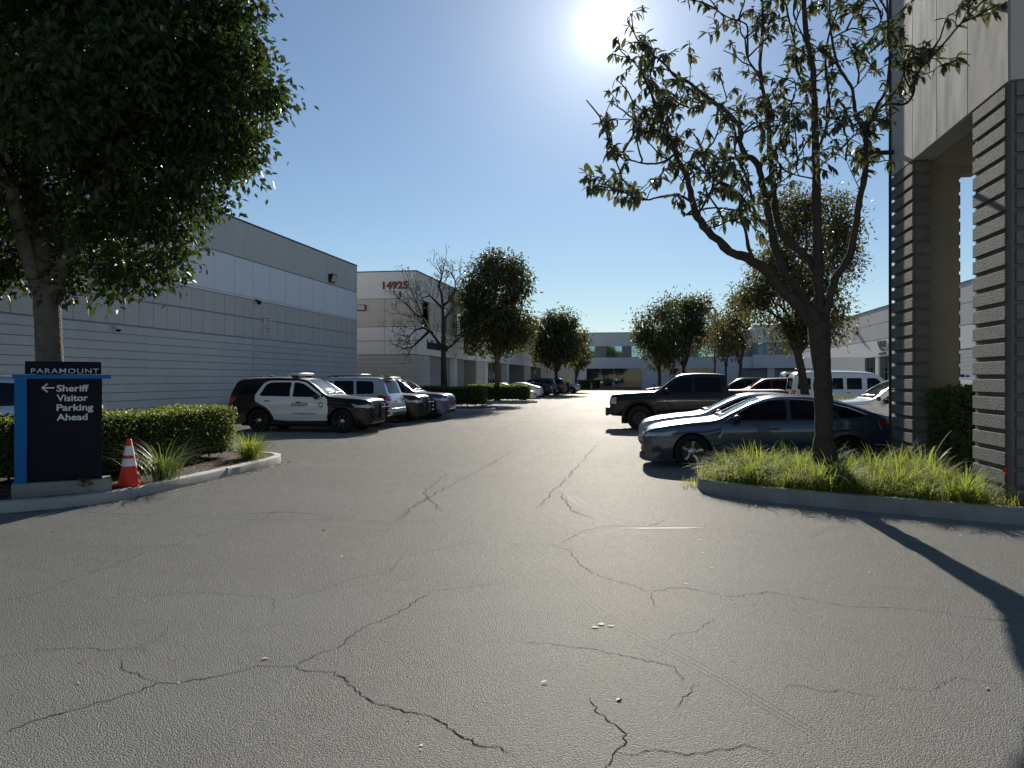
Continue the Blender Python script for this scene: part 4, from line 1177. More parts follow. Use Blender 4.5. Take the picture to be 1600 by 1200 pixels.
def make_car(name, label, cat, spec, body, loc, heading, group=None, detail=True, extras=None, rim=None):
    """heading: the angle of the car's nose from +X, in degrees"""
    root = thing(name, label, cat, loc, R(heading), group)
    sh = Shell(spec); L = spec['L']; H = L / 2
    b = MB(); b.add(sh.V, sh.F)
    b.build('body', M[body], root, 38)
    def put(nm, polys, mat, off=.004, step=.09, smooth=60, parent=root):
        m = MB()
        for view, poly in polys:
            v, f = sh.patch(poly, view, off, step); m.add(v, f)
        if m.f: return m.build(nm, M[mat], parent, smooth)
    # glass
    for nm, poly in spec['sides']:
        for sd in 'RL':
            put(nm, [(sd, round_poly(poly, .045, 3))], 'car_glass', .006)
    (x0, w0), (x1, w1) = spec['wind']
    put('windshield', [('T', round_poly([(x0, -w0), (x0 - .03, 0), (x0, w0), (x1, w1), (x1, -w1)], .05, 3))], 'windshield', .006, .07)
    if 'rearwin' in spec:
        (x0, w0), (x1, w1) = spec['rearwin']
        put('rear_window', [('T', round_poly([(x0, -w0), (x0, w0), (x1, w1), (x1, -w1)], .05, 3))], 'car_glass', .006, .07)
    if 'backlight' in spec:
        put('rear_window', [('B', round_poly(spec['backlight'], .06, 3))], 'car_glass', .006, .07)
    # lamps
    y0, y1, z0, z1 = spec['headf']
    for sd, sg in (('R', -1), ('L', 1)):
        put('headlight', [(sd, round_poly(spec['head'], .02, 2)), ('F', round_poly([(sg * y0, z0), (sg * y1, z0), (sg * y1, z1), (sg * (y0 + .08), z1)], .02, 2))], 'headlamp', .006, .06)
    a0, a1, b0, b1 = spec['tailb']
    for sd, sg in (('R', -1), ('L', 1)):
        put('tail_light', [(sd, round_poly(spec['tail'], .02, 2)), ('B', round_poly([(sg * a0, b0), (sg * a1, b0), (sg * a1, b1), (sg * a0, b1)], .02, 2))], 'tail_red', .006, .06)
    g = spec['grille']
    put('grille', [('F', round_poly([(g[0], g[2]), (g[1], g[2]), (g[1], g[3]), (g[0], g[3])], .05, 3)),
                   ('F', round_poly([(spec['intake'][0], spec['intake'][2]), (spec['intake'][1], spec['intake'][2]), (spec['intake'][1], spec['intake'][3]), (spec['intake'][0], spec['intake'][3])], .04, 3))], 'black_trim', .006, .07)
    z0, z1 = spec['plate']
    put('licence_plate', [('B', [(-.155, z0), (.155, z0), (.155, z1), (-.155, z1)])], 'plate', .02, .1)
    # underbody between the wheels, so that the arches are not open tunnels
    m = MB(); ih = spec['plan'][4][1] - spec['ww'] - .10
    za, zb_ = spec['Rw'] * .5, spec['arch'][0][2] + spec['arch'][0][1] + .01
    m.box((0, 0, (za + zb_) / 2), (L - .8, 2 * ih, zb_ - za))
    m.build('underbody', M['rubber'], root)
    # wheels
    for xw, ra, zc in spec['arch']:
        for sg in (-1, 1):
            tm, rm = wheel_meshes(spec['Rw'], spec['ww'], rim or spec['wheel'])
            w = bpy.data.objects.new('wheel', tm); COL.objects.link(w); w.parent = root
            w.location = (H - xw, sg * (sh.plan(xw) - spec['ww'] / 2 - .03), spec['Rw'])
            if sg > 0: w.rotation_euler = (0, 0, math.pi)
            q = bpy.data.objects.new('rim', rm); COL.objects.link(q); q.parent = w
            q.rotation_euler = (0, random.uniform(0, 6.28), 0)
    if detail:
        for sd in 'RL':
            for sm in spec['seams']: put('door_seam', [(sd, ribbon(sm, .009))], 'black_trim', .003, .5)
        for x, z in spec['handles']:
            for sd in 'RL':
                p = sh.surf(x, z, sd)
                if p is None: continue
                m = MB(); sg = -1 if sd == 'R' else 1
                m.box((p.x, p.y + sg * .012, p.z), (.19, .035, .03))
                m.build('door_handle', M[body if body != 'p_white' else 'black_trim'], root, 40, .01)
        x, z = spec['mirror']
        for sd, sg in (('R', -1), ('L', 1)):
            p = sh.surf(x, z - .02, sd)
            if p is None: continue
            m = MB()
            m.ball((p.x - .02, p.y + sg * .15, z + .045), (.075, .11, .075), 0, 14, 10)
            m.box((p.x, p.y + sg * .04, z - .005), (.06, .12, .03))
            m.build('wing_mirror', M['black_trim'], root, 50)
        if spec['cladding']:
            polys = []
            for xw, ra, zc in spec['arch']:
                arc = [(xw + (ra + .03) * math.cos(t), zc + (ra + .03) * math.sin(t)) for t in np.linspace(-.15, math.pi + .15, 22)]
                polys.append(ribbon(arc, .075))
            bz = [sh.bot(x) for x in np.linspace(spec['arch'][0][0] + spec['arch'][0][1] + .02, spec['arch'][1][0] - spec['arch'][1][1] - .02, 8)]
            xs = np.linspace(spec['arch'][0][0] + spec['arch'][0][1] + .02, spec['arch'][1][0] - spec['arch'][1][1] - .02, 8)
            polys.append([(x, z + .015) for x, z in zip(xs, bz)] + [(x, z + .13) for x, z in list(zip(xs, bz))[::-1]])
            for sd in 'RL':
                for p in polys[:-1]: put('wheel_arch_trim', [(sd, p)], 'black_trim', .012, .09)
                put('sill_trim', [(sd, polys[-1])], 'black_trim', .012, .09)
        for bp_ in [('F', round_poly([(-.66, sh.bot(.1) + .02), (.66, sh.bot(.1) + .02), (.62, sh.bot(.1) + .10), (-.62, sh.bot(.1) + .10)], .03, 2)),
                            ('B', round_poly([(-.72, sh.bot(L) + .0), (.72, sh.bot(L) + .0), (.72, sh.bot(L) + .10), (-.72, sh.bot(L) + .10)], .03, 2))]:
            put('bumper_trim', [bp_], 'black_trim', .008, .09)
        # wipers
        (x0, w0), (x1, w1) = spec['wind']
        put('wiper', [('T', ribbon([(x0 + .05, -.55), (x0 + .10, 0.0)], .018))], 'black_trim', .016, .5)
        put('wiper', [('T', ribbon([(x0 + .05, .02), (x0 + .10, .55)], .018))], 'black_trim', .016, .5)
    if extras: extras(root, sh, put)
    return root

def patrol_extras(root, sh, put, door=True, lettering=True, roof=True):
    L = sh.L; H = L / 2
    if door:
        for sd in 'RL':
            outer = [(1.43, .40), (1.40, .78), (1.44, 1.10), (1.56, 1.19), (2.22, 1.632), (2.5, 1.69), (3.50, 1.69), (3.70, 1.62), (3.96, 1.24), (3.94, 1.02), (3.74, .92), (3.53, .81), (3.40, .69), (3.30, .52), (3.28, .42), (2.7, .38)]
            dr = put('door_panel', [(sd, round_poly(outer, .04, 3))], 'p_white', .003, .04)
            tag(dr, 'white front and rear door panels')
    if roof:
        rf = put('roof_panel', [('T', round_poly([(2.22, -.64), (2.22, .64), (4.48, .64), (4.48, -.64)], .08, 3))], 'p_white', .004, .12)
        tag(rf, 'white roof skin')
    if lettering:
        v, f = text_geo('SHERIFF', .155, .006, 0, 'LEFT', 1.08)
        for sd in 'RL':
            x0 = 2.66
            if sd == 'R': vv = [(x0 - p[0], p[1] + .865) for p in v]
            else: vv = [(1.80 + p[0], p[1] + .865) for p in v]
            m = MB(); q, g = sh.drape(vv, f, sd, .010); m.add(q, g)
            m.build('door_lettering', M['gold'], root)
            st = []
            for k in range(12):
                r_ = .125 if k % 2 == 0 else .062
                a = math.pi / 2 + k * math.pi / 6
                st.append((1.64 + r_ * math.cos(a), .915 + r_ * math.sin(a)))
            put('star_badge', [(sd, st)], 'badge', .010, .06)
            put('star_badge', [(sd, [(1.64 + .045 * math.cos(a), .915 + .045 * math.sin(a)) for a in np.linspace(0, 6.0, 16)])], 'p_white', .014, .06)
        v2, f2 = text_geo('A Tradition of Service', .085, .001, 0, 'LEFT', 1.0, .35)
        for sd in 'RL':
            if sd == 'R': vv = [(2.60 - p[0], p[1] + .60) for p in v2]
            else: vv = [(1.66 + p[0], p[1] + .60) for p in v2]
            m = MB(); q, g = sh.drape(vv, f2, sd, .010); m.add(q, g)
            m.build('door_motto', M['navy_letters'], root)
    # light bar on feet
    m = MB()
    m.box((H - 2.72, 0, 1.905), (.30, 1.22, .085), 0)
    m.build('light_bar', [M['lamp_lens']], root, 40, .03)
    m = MB()
    for y in (-.5, .5): m.box((H - 2.74, y, 1.835), (.22, .09, .09))
    m.box((H - 2.72, 0, 1.855), (.27, 1.15, .03))
    m.build('light_bar_mount', M['black_trim'], root, 40, .01)
    for x, y, h in ((3.7, -.25, .05), (3.95, .1, .06), (4.15, -.1, .04), (3.4, .25, .05)):
        m = MB(); m.lathe([(.055, 0), (.05, h), (.0, h + .02)], 12, 0, 'Z', (H - x, y, 1.80)); m.build('roof_antenna', M['black_trim'], root, 40)
    # push bar
    m = MB()
    for y in (-.30, .30):
        m.tube([(H - .10, y, .42), (H + .10, y, .40), (H + .16, y, .55), (H + .15, y, .85), (H + .06, y, 1.0), (H - .10, y, 1.0)], [.028] * 6, 8)
        m.box((H + .13, y, .68), (.06, .10, .52))
    for z in (.50, .66, .82): m.tube([(H + .14, -.55, z), (H + .17, -.3, z), (H + .17, .3, z), (H + .14, .55, z)], .016, 8)
    for sg in (-1, 1):
        m.tube([(H + .14, sg * .55, .50), (H + .10, sg * .66, .58), (H + .06, sg * .66, .78), (H + .14, sg * .55, .82)], .022, 8)
    m.build('push_bar', M['rubber'], root, 45)
    for sg in (-1, 1):
        m = MB()
        m.lathe([(0, -.07), (.05, -.065), (.08, -.01), (.08, .05), (.07, .06)], 16, 0, 'X', (H - 1.62, sg * .86, 1.20))
        m.lathe([(.07, .06), (0, .07)], 16, 1, 'X', (H - 1.62, sg * .86, 1.20))
        m.tube([(H - 1.62, sg * .85, 1.14), (H - 1.66, sg * .80, 1.08)], .015, 6, 0)
        m.build('spotlight', [M['black_trim'], M['lamp_lens']], root, 45)

def rack_extras(root, sh, put, z=1.80, x0=2.5, x1=4.3, mat='black_trim', y=.62):
    H = sh.L / 2
    for sg in (-1, 1):
        m = MB(); m.tube([(H - x0, sg * y, z - .05), (H - x0 - .12, sg * y, z), (H - x1 + .12, sg * y, z), (H - x1, sg * y, z - .05)], .022, 8)
        m.build('roof_rail', M[mat], root, 45)

# ---- left row
make_car('patrol_suv', 'black and white patrol car with white doors lettered SHERIFF and a light bar', 'patrol car',
         spec_suv(), 'p_black', (-11.22, 24.35, 0), 0, None, True, patrol_extras, 'steel')
def silver_x(root, sh, put):
    rack_extras(root, sh, put, 1.86, 2.4, 4.5)
    m = MB(); H = sh.L / 2
    m.box((-H + .30, 0, 1.80), (.30, 1.25, .04)); m.build('rear_spoiler', M['p_silver'], root, 40, .015)
    m = MB(); m.box((-H + .04, 0, .60), (.10, 1.65, .20)); m.build('rear_bumper', M['p_silver'], root, 40, .04)
silver_spec = spec_suv(L=4.9, hr=.74, wheel='six', Rw=.38,
    top=[(0, .55), (.015, .75), (.05, .95), (.14, 1.04), (.4, 1.09), (.9, 1.13), (1.3, 1.17), (1.45, 1.22), (1.75, 1.43), (2.05, 1.64), (2.25, 1.73), (2.7, 1.79), (3.6, 1.80), (4.3, 1.78), (4.48, 1.745), (4.60, 1.55), (4.70, 1.28), (4.78, 1.1), (4.84, .9), (4.88, .7), (4.9, .55)],
    plan=[(0, .60), (.06, .74), (.2, .86), (.5, .94), (1.0, .965), (3.9, .965), (4.5, .945), (4.8, .91), (4.88, .87), (4.9, .82)],
    bot=[(0, .38), (.1, .28), (.45, .24), (1.6, .28), (3.2, .28), (4.6, .36), (4.9, .45)],
    sides=[('side_window', [(1.6, 1.16), (1.7, 1.24), (2.2, 1.60), (2.42, 1.66), (2.6, 1.68), (2.6, 1.17)]),
           ('side_window', [(2.7, 1.175), (2.7, 1.68), (3.44, 1.68), (3.50, 1.19)]),
           ('quarter_window', [(3.60, 1.20), (3.54, 1.68), (4.16, 1.66), (4.22, 1.55), (4.24, 1.22)])],
    backlight=[(-.64, 1.22), (.64, 1.22), (.60, 1.68), (-.60, 1.68)], arch=[(.95, .44, .38), (3.74, .44, .38)],
    belt=[(0, .78), (.3, .92), (1.4, 1.08), (3, 1.13), (4.9, 1.14)],
    tail=[(4.40, 1.14), (4.44, 1.18), (4.76, 1.16), (4.80, .96), (4.52, 1.0)], tailb=(.60, .90, .95, 1.15), plate=(.86, 1.0))
make_car('silver_suv', 'silver SUV parked tail out with black roof rails, between two black patrol cars', 'SUV',
         silver_spec, 'p_silver', (-11.42, 27.15, 0), 180, None, True, silver_x)
def patrol_dark(root, sh, put): patrol_extras(root, sh, put, False, False, False)
make_car('patrol_suv', 'all black patrol car with push bar between silver SUV and blue SUV', 'patrol car',
         spec_suv(), 'p_black', (-11.25, 29.95, 0), 0, None, True, patrol_dark, 'steel')
def dur_x(root, sh, put): rack_extras(root, sh, put, 1.81, 2.4, 4.4)
make_car('blue_suv', 'deep blue SUV with chrome bumper trim, farthest of the patrol car row', 'SUV',
         spec_suv(L=5.1), 'p_blue', (-10.95, 32.75, 0), 0, None, True,
         lambda r, s, p: (dur_x(r, s, p), p('bumper_insert', [('F', round_poly([(-.5, .44), (.5, .44), (.62, .52), (-.62, .52)], .02, 2))], 'chrome', .012, .08)))
make_car('silver_suv', 'pale silver SUV half hidden behind the left monument sign', 'SUV',
         silver_spec, 'p_silver', (-14.05, 14.2, 0), 180, None, True, lambda r, s, p: rack_extras(r, s, p, 1.84, 2.4, 4.4, 'chrome'))
# farther along the left row
make_car('white_sedan', 'white sedan parked behind the second dark hedge, only its roof in view', 'car',
         spec_sedan(), 'p_white', (-11.3, 61.5, 0), 0)
make_car('white_sedan', 'white sedan tail out, parked just past the end of the second hedge', 'car',
         spec_sedan(), 'p_white', (-11.6, 68.2, 0), 180)
make_car('black_sedan', 'black sedan tail showing between the white sedan and the dark SUV', 'car',
         spec_sedan(), 'p_black', (-11.35, 73.5, 0), 180)
make_car('dark_suv', 'tall dark navy SUV parked tail out past the white sedan', 'SUV',
         spec_suv(L=5.2), 'p_navy', (-11.7, 80.5, 0), 180, None, True, lambda r, s, p: rack_extras(r, s, p, 1.80, 2.4, 4.4))
make_car('dark_suv', 'charcoal SUV parked close beside the tall navy SUV', 'SUV',
         spec_suv(), 'p_dark', (-11.2, 84.5, 0), 180)
make_car('silver_suv', 'silver SUV with sunlit hood, farthest vehicle along the left side', 'SUV',
         spec_suv(L=5.2), 'p_silver', (-10.5, 93.5, 0), 0)
# ---- right row
acc = spec_sedan()
def acc_x(root, sh, put):
    for sd in 'RL':
        put('side_marker', [(sd, [(.56, .645), (.60, .70), (.72, .748), (.66, .70)])], 'amber', .010, .2)
        put('fog_recess', [(sd, round_poly([(.18, .30), (.22, .42), (.36, .44), (.46, .31)], .03, 3))], 'black_trim', .006, .08)
        put('window_trim', [(sd, ribbon([(1.62, .955), (2.1, 1.25), (2.42, 1.345), (2.75, 1.368), (3.1, 1.352), (3.45, 1.308), (3.86, 1.205), (4.17, 1.075)], .014))], 'chrome', .009, .5)
make_car('grey_sedan', 'blue grey sedan with five spoke machined rims behind the near right tree', 'car', acc, 'p_grey', (2.34, 16.15, 0), 180, None, True, acc_x, 'twist')
make_car('silver_sedan', 'pale silver sedan parked between the grey sedan and the black pickup', 'car', spec_sedan(), 'p_silver', (2.25, 18.9, 0), 180)
def pick_x(root, sh, put):
    H = sh.L / 2
    m = MB(); m.box((H + .02, 0, .66), (.22, 1.86, .26)); m.box((H + .10, 0, .54), (.12, .9, .14))
    m.build('front_bumper', M['black_trim'], root, 40, .05, 3)
    for sg in (-1, 1):
        m = MB(); m.box((-.1, sg * 1.02, .42), (2.1, .16, .06)); m.build('side_step', M['black_trim'], root, 40, .02)
    put('bed_cover', [('T', round_poly([(4.0, -.84), (4.0, .84), (5.72, .84), (5.72, -.84)], .03, 2))], 'black_trim', .02, .2)
    for sg in (-1, 1):
        for xw, ra, zc in sh.sp['arch']:
            mm = MB(); X = H - xw
            arc = [(X + (ra + .04) * math.cos(t), sg * (1.0), zc + (ra + .04) * math.sin(t)) for t in np.linspace(-.1, math.pi + .1, 18)]
            mm.tube(arc, [.05] * 18, 8); mm.build('fender_flare', M['black_trim'], root, 50)
make_car('black_pickup', 'black lifted crew cab pickup truck with fender flares facing the driveway', 'pickup truck', spec_pickup(), 'p_black', (1.70, 27.35, 0), 180, None, True, pick_x)
make_car('patrol_suv', 'white patrol car with sunlit windshield behind the stone pavilion', 'patrol car', spec_suv(), 'p_white', (6.95, 22.6, 0), 180, None, True,
         lambda r, s, p: patrol_extras(r, s, p, False, False, False), 'steel')
def van_x(root, sh, put):
    H = sh.L / 2
    m = MB()
    for y in (-.55, .55): m.tube([(H - 4.0, y, 2.24), (H - 5.3, y, 2.24)], .02, 8)
    for x in (4.1, 4.65, 5.2):
        m.tube([(H - x, -.75, 2.08), (H - x, -.72, 2.24), (H - x, .72, 2.24), (H - x, .75, 2.08)], .02, 8)
    m.build('ladder_rack', M['black_trim'], root, 45)
make_car('white_van', 'white passenger van with tinted side windows and a roof rack', 'van', spec_van(), 'p_white', (9.75, 40.0, 0), 0, None, True, van_x)
make_car('dark_suv', 'dark SUV with pale hood parked beyond the black pickup, beside the maroon car', 'SUV', spec_suv(L=4.7), 'p_dark', (5.6, 49.5, 0), 180, None, True,
         lambda r, s, p: rack_extras(r, s, p, 1.79, 2.4, 4.2))
make_car('maroon_suv', 'dark maroon SUV just left of the white passenger van', 'SUV', spec_suv(L=4.7), 'p_maroon', (6.5, 45.3, 0), 180)
make_car('dark_sedan', 'dark sedan with bright hood in the distance above the pickup hood', 'car', spec_sedan(), 'p_dark', (2.2, 74.5, 0), 180)
make_car('white_suv', 'white SUV seen through the gap between the two stone piers', 'SUV', spec_suv(), 'p_white', (18.6, 47.5, 0), 180)
make_car('navy_sedan', 'navy car in front of the white SUV in the pavilion gap', 'car', spec_sedan(), 'p_navy', (14.6, 35.0, 0), 180)

def box_truck():
    r = thing('box_truck', 'white box truck with cab showing above the parked cars', 'truck', (12.5, 60.0, 0), R(180))
    m = MB()
    prof = [(2.2, .5), (2.9, .5), (2.95, 1.2), (2.75, 1.35), (2.45, 2.25), (1.3, 2.3), (1.3, .5)]
    v = [(x, -1.0, z) for x, z in prof] + [(x, 1.0, z) for x, z in prof]; n = len(prof)
    f = [tuple(range(n)), tuple(range(2 * n - 1, n - 1, -1))] + [(i, i + n, (i + 1) % n + n, (i + 1) % n) for i in range(n)]
    m.add(v, f); m.build('cab', M['p_white'], r, 30, .06)
    m = MB(); m.box((-.9, 0, 2.05), (4.2, 2.3, 2.5)); m.build('cargo_box', M['p_white'], r, 30, .04)
    m = MB()
    m.add([(2.72, -.85, 1.45), (2.72, .85, 1.45), (2.50, .8, 2.12), (2.50, -.8, 2.12)], [(0, 1, 2, 3)])
    m.build('windshield', M['windshield'], r)
    for sg in (-1, 1):
        m = MB(); y = sg * 1.012
        m.add([(1.6, y, 1.4), (2.6, y, 1.4), (2.38, y, 2.1), (1.6, y, 2.1)], [(0, 1, 2, 3) if sg < 0 else (3, 2, 1, 0)]); m.build('side_window', M['car_glass'], r)
    tm, rm = wheel_meshes(.43, .3, 'truck')
    for x in (2.2, -1.8):
        for sg in (-1, 1):
            w = bpy.data.objects.new('wheel', tm); COL.objects.link(w); w.parent = r; w.location = (x, sg * .85, .43)
            if sg > 0: w.rotation_euler = (0, 0, math.pi)
            q = bpy.data.objects.new('rim', rm); COL.objects.link(q); q.parent = w
    m = MB(); m.box((0, 0, .7), (5.2, .9, .25)); m.build('chassis', M['black_trim'], r)
box_truck()
# ------------------------------------------------------------------ vegetation
from mathutils import noise as mnoise
def leaf_mesh(name, P, D, N, length, width, mats, parent=None, fold=.25, droop=.15, tint=None, hi=False, lens=None):
    """one mesh of small folded leaves: P base points, D leaf directions, N up normals"""
    P = np.asarray(P, float); D = np.asarray(D, float); N = np.asarray(N, float); n = len(P)
    D /= np.linalg.norm(D, axis=1, keepdims=True) + 1e-9
    S = np.cross(D, N); S /= np.linalg.norm(S, axis=1, keepdims=True) + 1e-9
    U = np.cross(S, D)
    ln = (lens if lens is not None else length * RNG.uniform(.7, 1.2, n))[:, None]
    wd = width / length * ln * RNG.uniform(.85, 1.15, (n, 1)) * .5
    if hi:
        st = [(0, 0, 0), (.28, .82, 0), (.58, .95, 0), (.82, .55, 0)]
        V = [P]
        for a, w, _ in st[1:]:
            c = P + D * ln * a - U * ln * droop * a * a
            V += [c + S * wd * w + U * wd * fold * w, c - U * wd * .1, c - S * wd * w + U * wd * fold * w]
        V.append(P + D * ln - U * ln * droop)
        V = np.stack(V, 1); k = V.shape[1]
        F = [(0, 1, 2), (0, 2, 3), (1, 4, 5, 2), (2, 5, 6, 3), (4, 7, 8, 5), (5, 8, 9, 6), (7, 10, 8), (8, 10, 9)]
    else:
        c = P + D * ln * .45 - U * ln * droop * .2
        V = np.stack([P, c + S * wd + U * wd * fold, P + D * ln - U * ln * droop, c - S * wd + U * wd * fold], 1); k = 4
        F = [(0, 1, 2), (0, 2, 3)]
    return finish_leaves(name, V, F, n, k, mats, parent, tint)
def finish_leaves(name, V, F, n, k, mats, parent, tint):
    base = (np.arange(n) * k)[:, None]
    loops, starts, tot = [], [], []
    per = np.concatenate([np.array(f) for f in F]); cnt = np.array([len(f) for f in F])
    loops = (base + per[None, :]).ravel()
    tot = np.tile(cnt, n); starts = np.concatenate([[0], np.cumsum(tot)[:-1]])
    me = bpy.data.meshes.new(name)
    me.vertices.add(n * k); me.vertices.foreach_set('co', V.reshape(-1).astype(np.float32))
    me.loops.add(len(loops)); me.loops.foreach_set('vertex_index', loops.astype(np.int32))
    me.polygons.add(len(tot)); me.polygons.foreach_set('loop_start', starts.astype(np.int32))
    me.polygons.foreach_set('use_smooth', np.ones(len(tot), bool))
    me.update(calc_edges=True)
    at_ = me.attributes.new('tint', 'FLOAT', 'FACE')
    t = RNG.uniform(0, 1, n) if tint is None else tint
    at_.data.foreach_set('value', np.repeat(t, len(F)).astype(np.float32))
    for m_ in (mats if isinstance(mats, (list, tuple)) else [mats]): me.materials.append(m_)
    o = bpy.data.objects.new(name, me); COL.objects.link(o)
    if parent is not None: o.parent = parent
    return o
def unit(n):
    v = RNG.normal(size=(n, 3)); return v / np.linalg.norm(v, axis=1, keepdims=True)

def limb_points(a, b, sag=0.0, wob=.08, n=7, rise=.35):
    a, b = Vector(a), Vector(b); L_ = (b - a).length
    mid = a.lerp(b, .45) + Vector((0, 0, L_ * rise * .3)); out = []
    for i in range(n + 1):
        t = i / n
        p = a * (1 - t) ** 2 + mid * 2 * t * (1 - t) + b * t * t
        if 0 < i < n: p += Vector((random.uniform(-1, 1), random.uniform(-1, 1), random.uniform(-1, 1))) * wob * L_ * .3
        out.append(p)
    return out

def blob_points(blobs, n, bias=2.2, rng=RNG):
    vol = np.array([b[3] * b[4] * b[5] for b in blobs]) ** .72; pick = rng.choice(len(blobs), n, p=vol / vol.sum())
    u_ = unit(n); r_ = rng.uniform(0, 1, n) ** (1 / (3 + bias))
    B = np.array(blobs)[pick]
    return B[:, :3] + u_ * r_[:, None] * B[:, 3:6], u_

def crown_tree(name, label, loc, blobs, fork, trunk_r, nclus, per, leaf, mat, bark, sigma=.3, group=None, lean=(0, 0), nl=14, seed=1, tmin=.0, arms=(), root_z=0, droop=.4, cat='tree'):
    """tree with a tapered forked trunk (all limbs one wood mesh) and a crown of leaf sprays; blobs in local coordinates"""
    global RNG
    RNG = np.random.default_rng(seed); random.seed(seed)
    t = thing(name, label, cat, loc, 0, group)
    C, _ = blob_points(blobs, int(nclus * 1.6), 1.2)
    fr = 1.1 / (sigma * 3.2)
    nv = np.array([mnoise.noise(Vector(c) * fr + Vector((seed * 3.1, 0, 0))) for c in C])
    C = C[np.argsort(-nv)[:nclus]]; RNG.shuffle(C)
    m = MB()
    top = Vector((lean[0], lean[1], fork))
    base = [Vector((0, 0, root_z - .15)), Vector((0, 0, root_z)), Vector((lean[0] * .2, lean[1] * .2, fork * .25)), Vector((lean[0] * .6 + trunk_r * .25, lean[1] * .6, fork * .6)), top]
    m.tube(base, [trunk_r * 1.5, trunk_r * 1.25, trunk_r, trunk_r * .92, trunk_r * .88], 12)
    sel = RNG.choice(nclus, min(nl, nclus), replace=False)
    mains = []
    starts = []
    for A_, ra, rb in arms:
        A_ = [Vector(a) for a in A_]; nA = len(A_)
        m.tube(A_, [ra + (rb - ra) * k / (nA - 1) for k in range(nA)], 12); starts.append((A_[-1], rb)); starts.append((A_[-2], rb))
    for i in sel:
        e = Vector(C[i]); s0 = top - Vector((0, 0, random.uniform(0, .12) * fork)); r0 = trunk_r * random.uniform(.38, .62)
        if starts:
            s0, rb = min(starts, key=lambda q: (q[0] - e).length + random.uniform(0, .6)); r0 = rb * random.uniform(.5, .9)
        P = limb_points(s0, e, 0, .12, 8, .5)
        m.tube(P, [r0 * (1 - .85 * (q / 8)) for q in range(9)], 7); mains.append(P)
    allp = [p for P in mains for p in P[3:]]
    if allp:
        A = np.array([tuple(p) for p in allp])
        for i in range(0, nclus, max(1, nclus // 70)):
            d = np.linalg.norm(A - C[i], axis=1); j = int(d.argmin())
            if .2 < d[j] < 2.5:
                P = limb_points(A[j], C[i], 0, .15, 4, .3); m.tube(P, [trunk_r * .10, trunk_r * .08, trunk_r * .07, trunk_r * .05, trunk_r * .03], 5)
    m.build('trunk', M[bark], t, 60)
    n = nclus * per
    idx = np.repeat(np.arange(nclus), per)
    off = RNG.normal(size=(n, 3)) * sigma * np.array([1, 1, .8])
    P = C[idx] + off
    keep = P[:, 2] > tmin; P, off = P[keep], off[keep]; n = len(P)
    D = off / (np.linalg.norm(off, axis=1, keepdims=True) + 1e-6) * .7 + unit(n) * .8 + np.array([0, 0, -droop])
    Nn = unit(n) * .75 + np.array([0, 0, .8])
    cl_t = RNG.uniform(0, 1, nclus)[idx][keep]
    tint = np.clip(.55 * cl_t + .45 * RNG.uniform(0, 1, n), 0, 1)
    leaf_mesh('crown', P, D, Nn, leaf[0], leaf[1], M[mat], t, tint=tint)
    return t

# big dark tree at the left
p = at(74, 12.9)
tx, ty = p.x, p.y
def loc_at(px, py, d): 
    q = seen(px, py, d); return (q.x - tx, q.y - ty, q.z)
def blob_at(px, py, d, r, rz=None, rd=None):
    c = loc_at(px, py, d); return (c[0], c[1], c[2], r, rd or r, rz or r)
big = [blob_at(60, 95, 12.6, 2.9, 2.3), blob_at(245, 130, 12.6, 1.75, 2.1), blob_at(290, 20, 12.4, 1.25, 1.3), blob_at(352, 150, 12.5, .92, .85), blob_at(360, 60, 12.5, .7, .6), blob_at(325, 265, 12.6, .78, .55), blob_at(260, 320, 12.6, .7, .45), blob_at(185, 380, 12.8, .95, .80), blob_at(225, 365, 12.4, .65, .65), blob_at(140, 435, 13.3, .55, .35, .4), blob_at(245, 415, 12.8, .45, .45), blob_at(110, 380, 14.0, .9, .6, .5), blob_at(20, 410, 14.0, .8, .4, .5),
       blob_at(90, -140, 12.4, 3.3, 1.8), blob_at(-90, 330, 12.8, 1.9, 1.1), blob_at(-200, 100, 13, 2.6, 2.6), blob_at(20, 290, 14.0, 1.7, 1.1, .7), blob_at(100, 60, 10.6, 1.4, 1.5), blob_at(120, 430, 12.9, .55, .3), blob_at(255, 425, 12.7, .35, .35), blob_at(240, 200, 13.6, 1.7, 1.6)]
arm = [([loc_at(74, 485, 12.9), loc_at(58, 440, 12.8), loc_at(42, 395, 12.7), loc_at(28, 345, 12.5), loc_at(18, 290, 12.2)], .15, .10),
       ([loc_at(74, 480, 12.9), loc_at(68, 420, 12.9), loc_at(60, 360, 12.9), loc_at(52, 300, 13.0), loc_at(50, 220, 13.1)], .21, .12),
       ([loc_at(82, 470, 12.9), loc_at(96, 420, 12.8), loc_at(118, 385, 12.7), loc_at(140, 345, 12.6), loc_at(158, 300, 12.5), loc_at(185, 230, 12.4)], .15, .09)]
crown_tree('street_tree', 'big dark green tree with pale forked trunk behind the monument sign', (tx, ty, 0), big, 2.98, .235, 2300, 40, (.15, .075), 'leaf_big', 'bark_grey', .165, None, (0, 0), 30, 11, 2.2, arm)

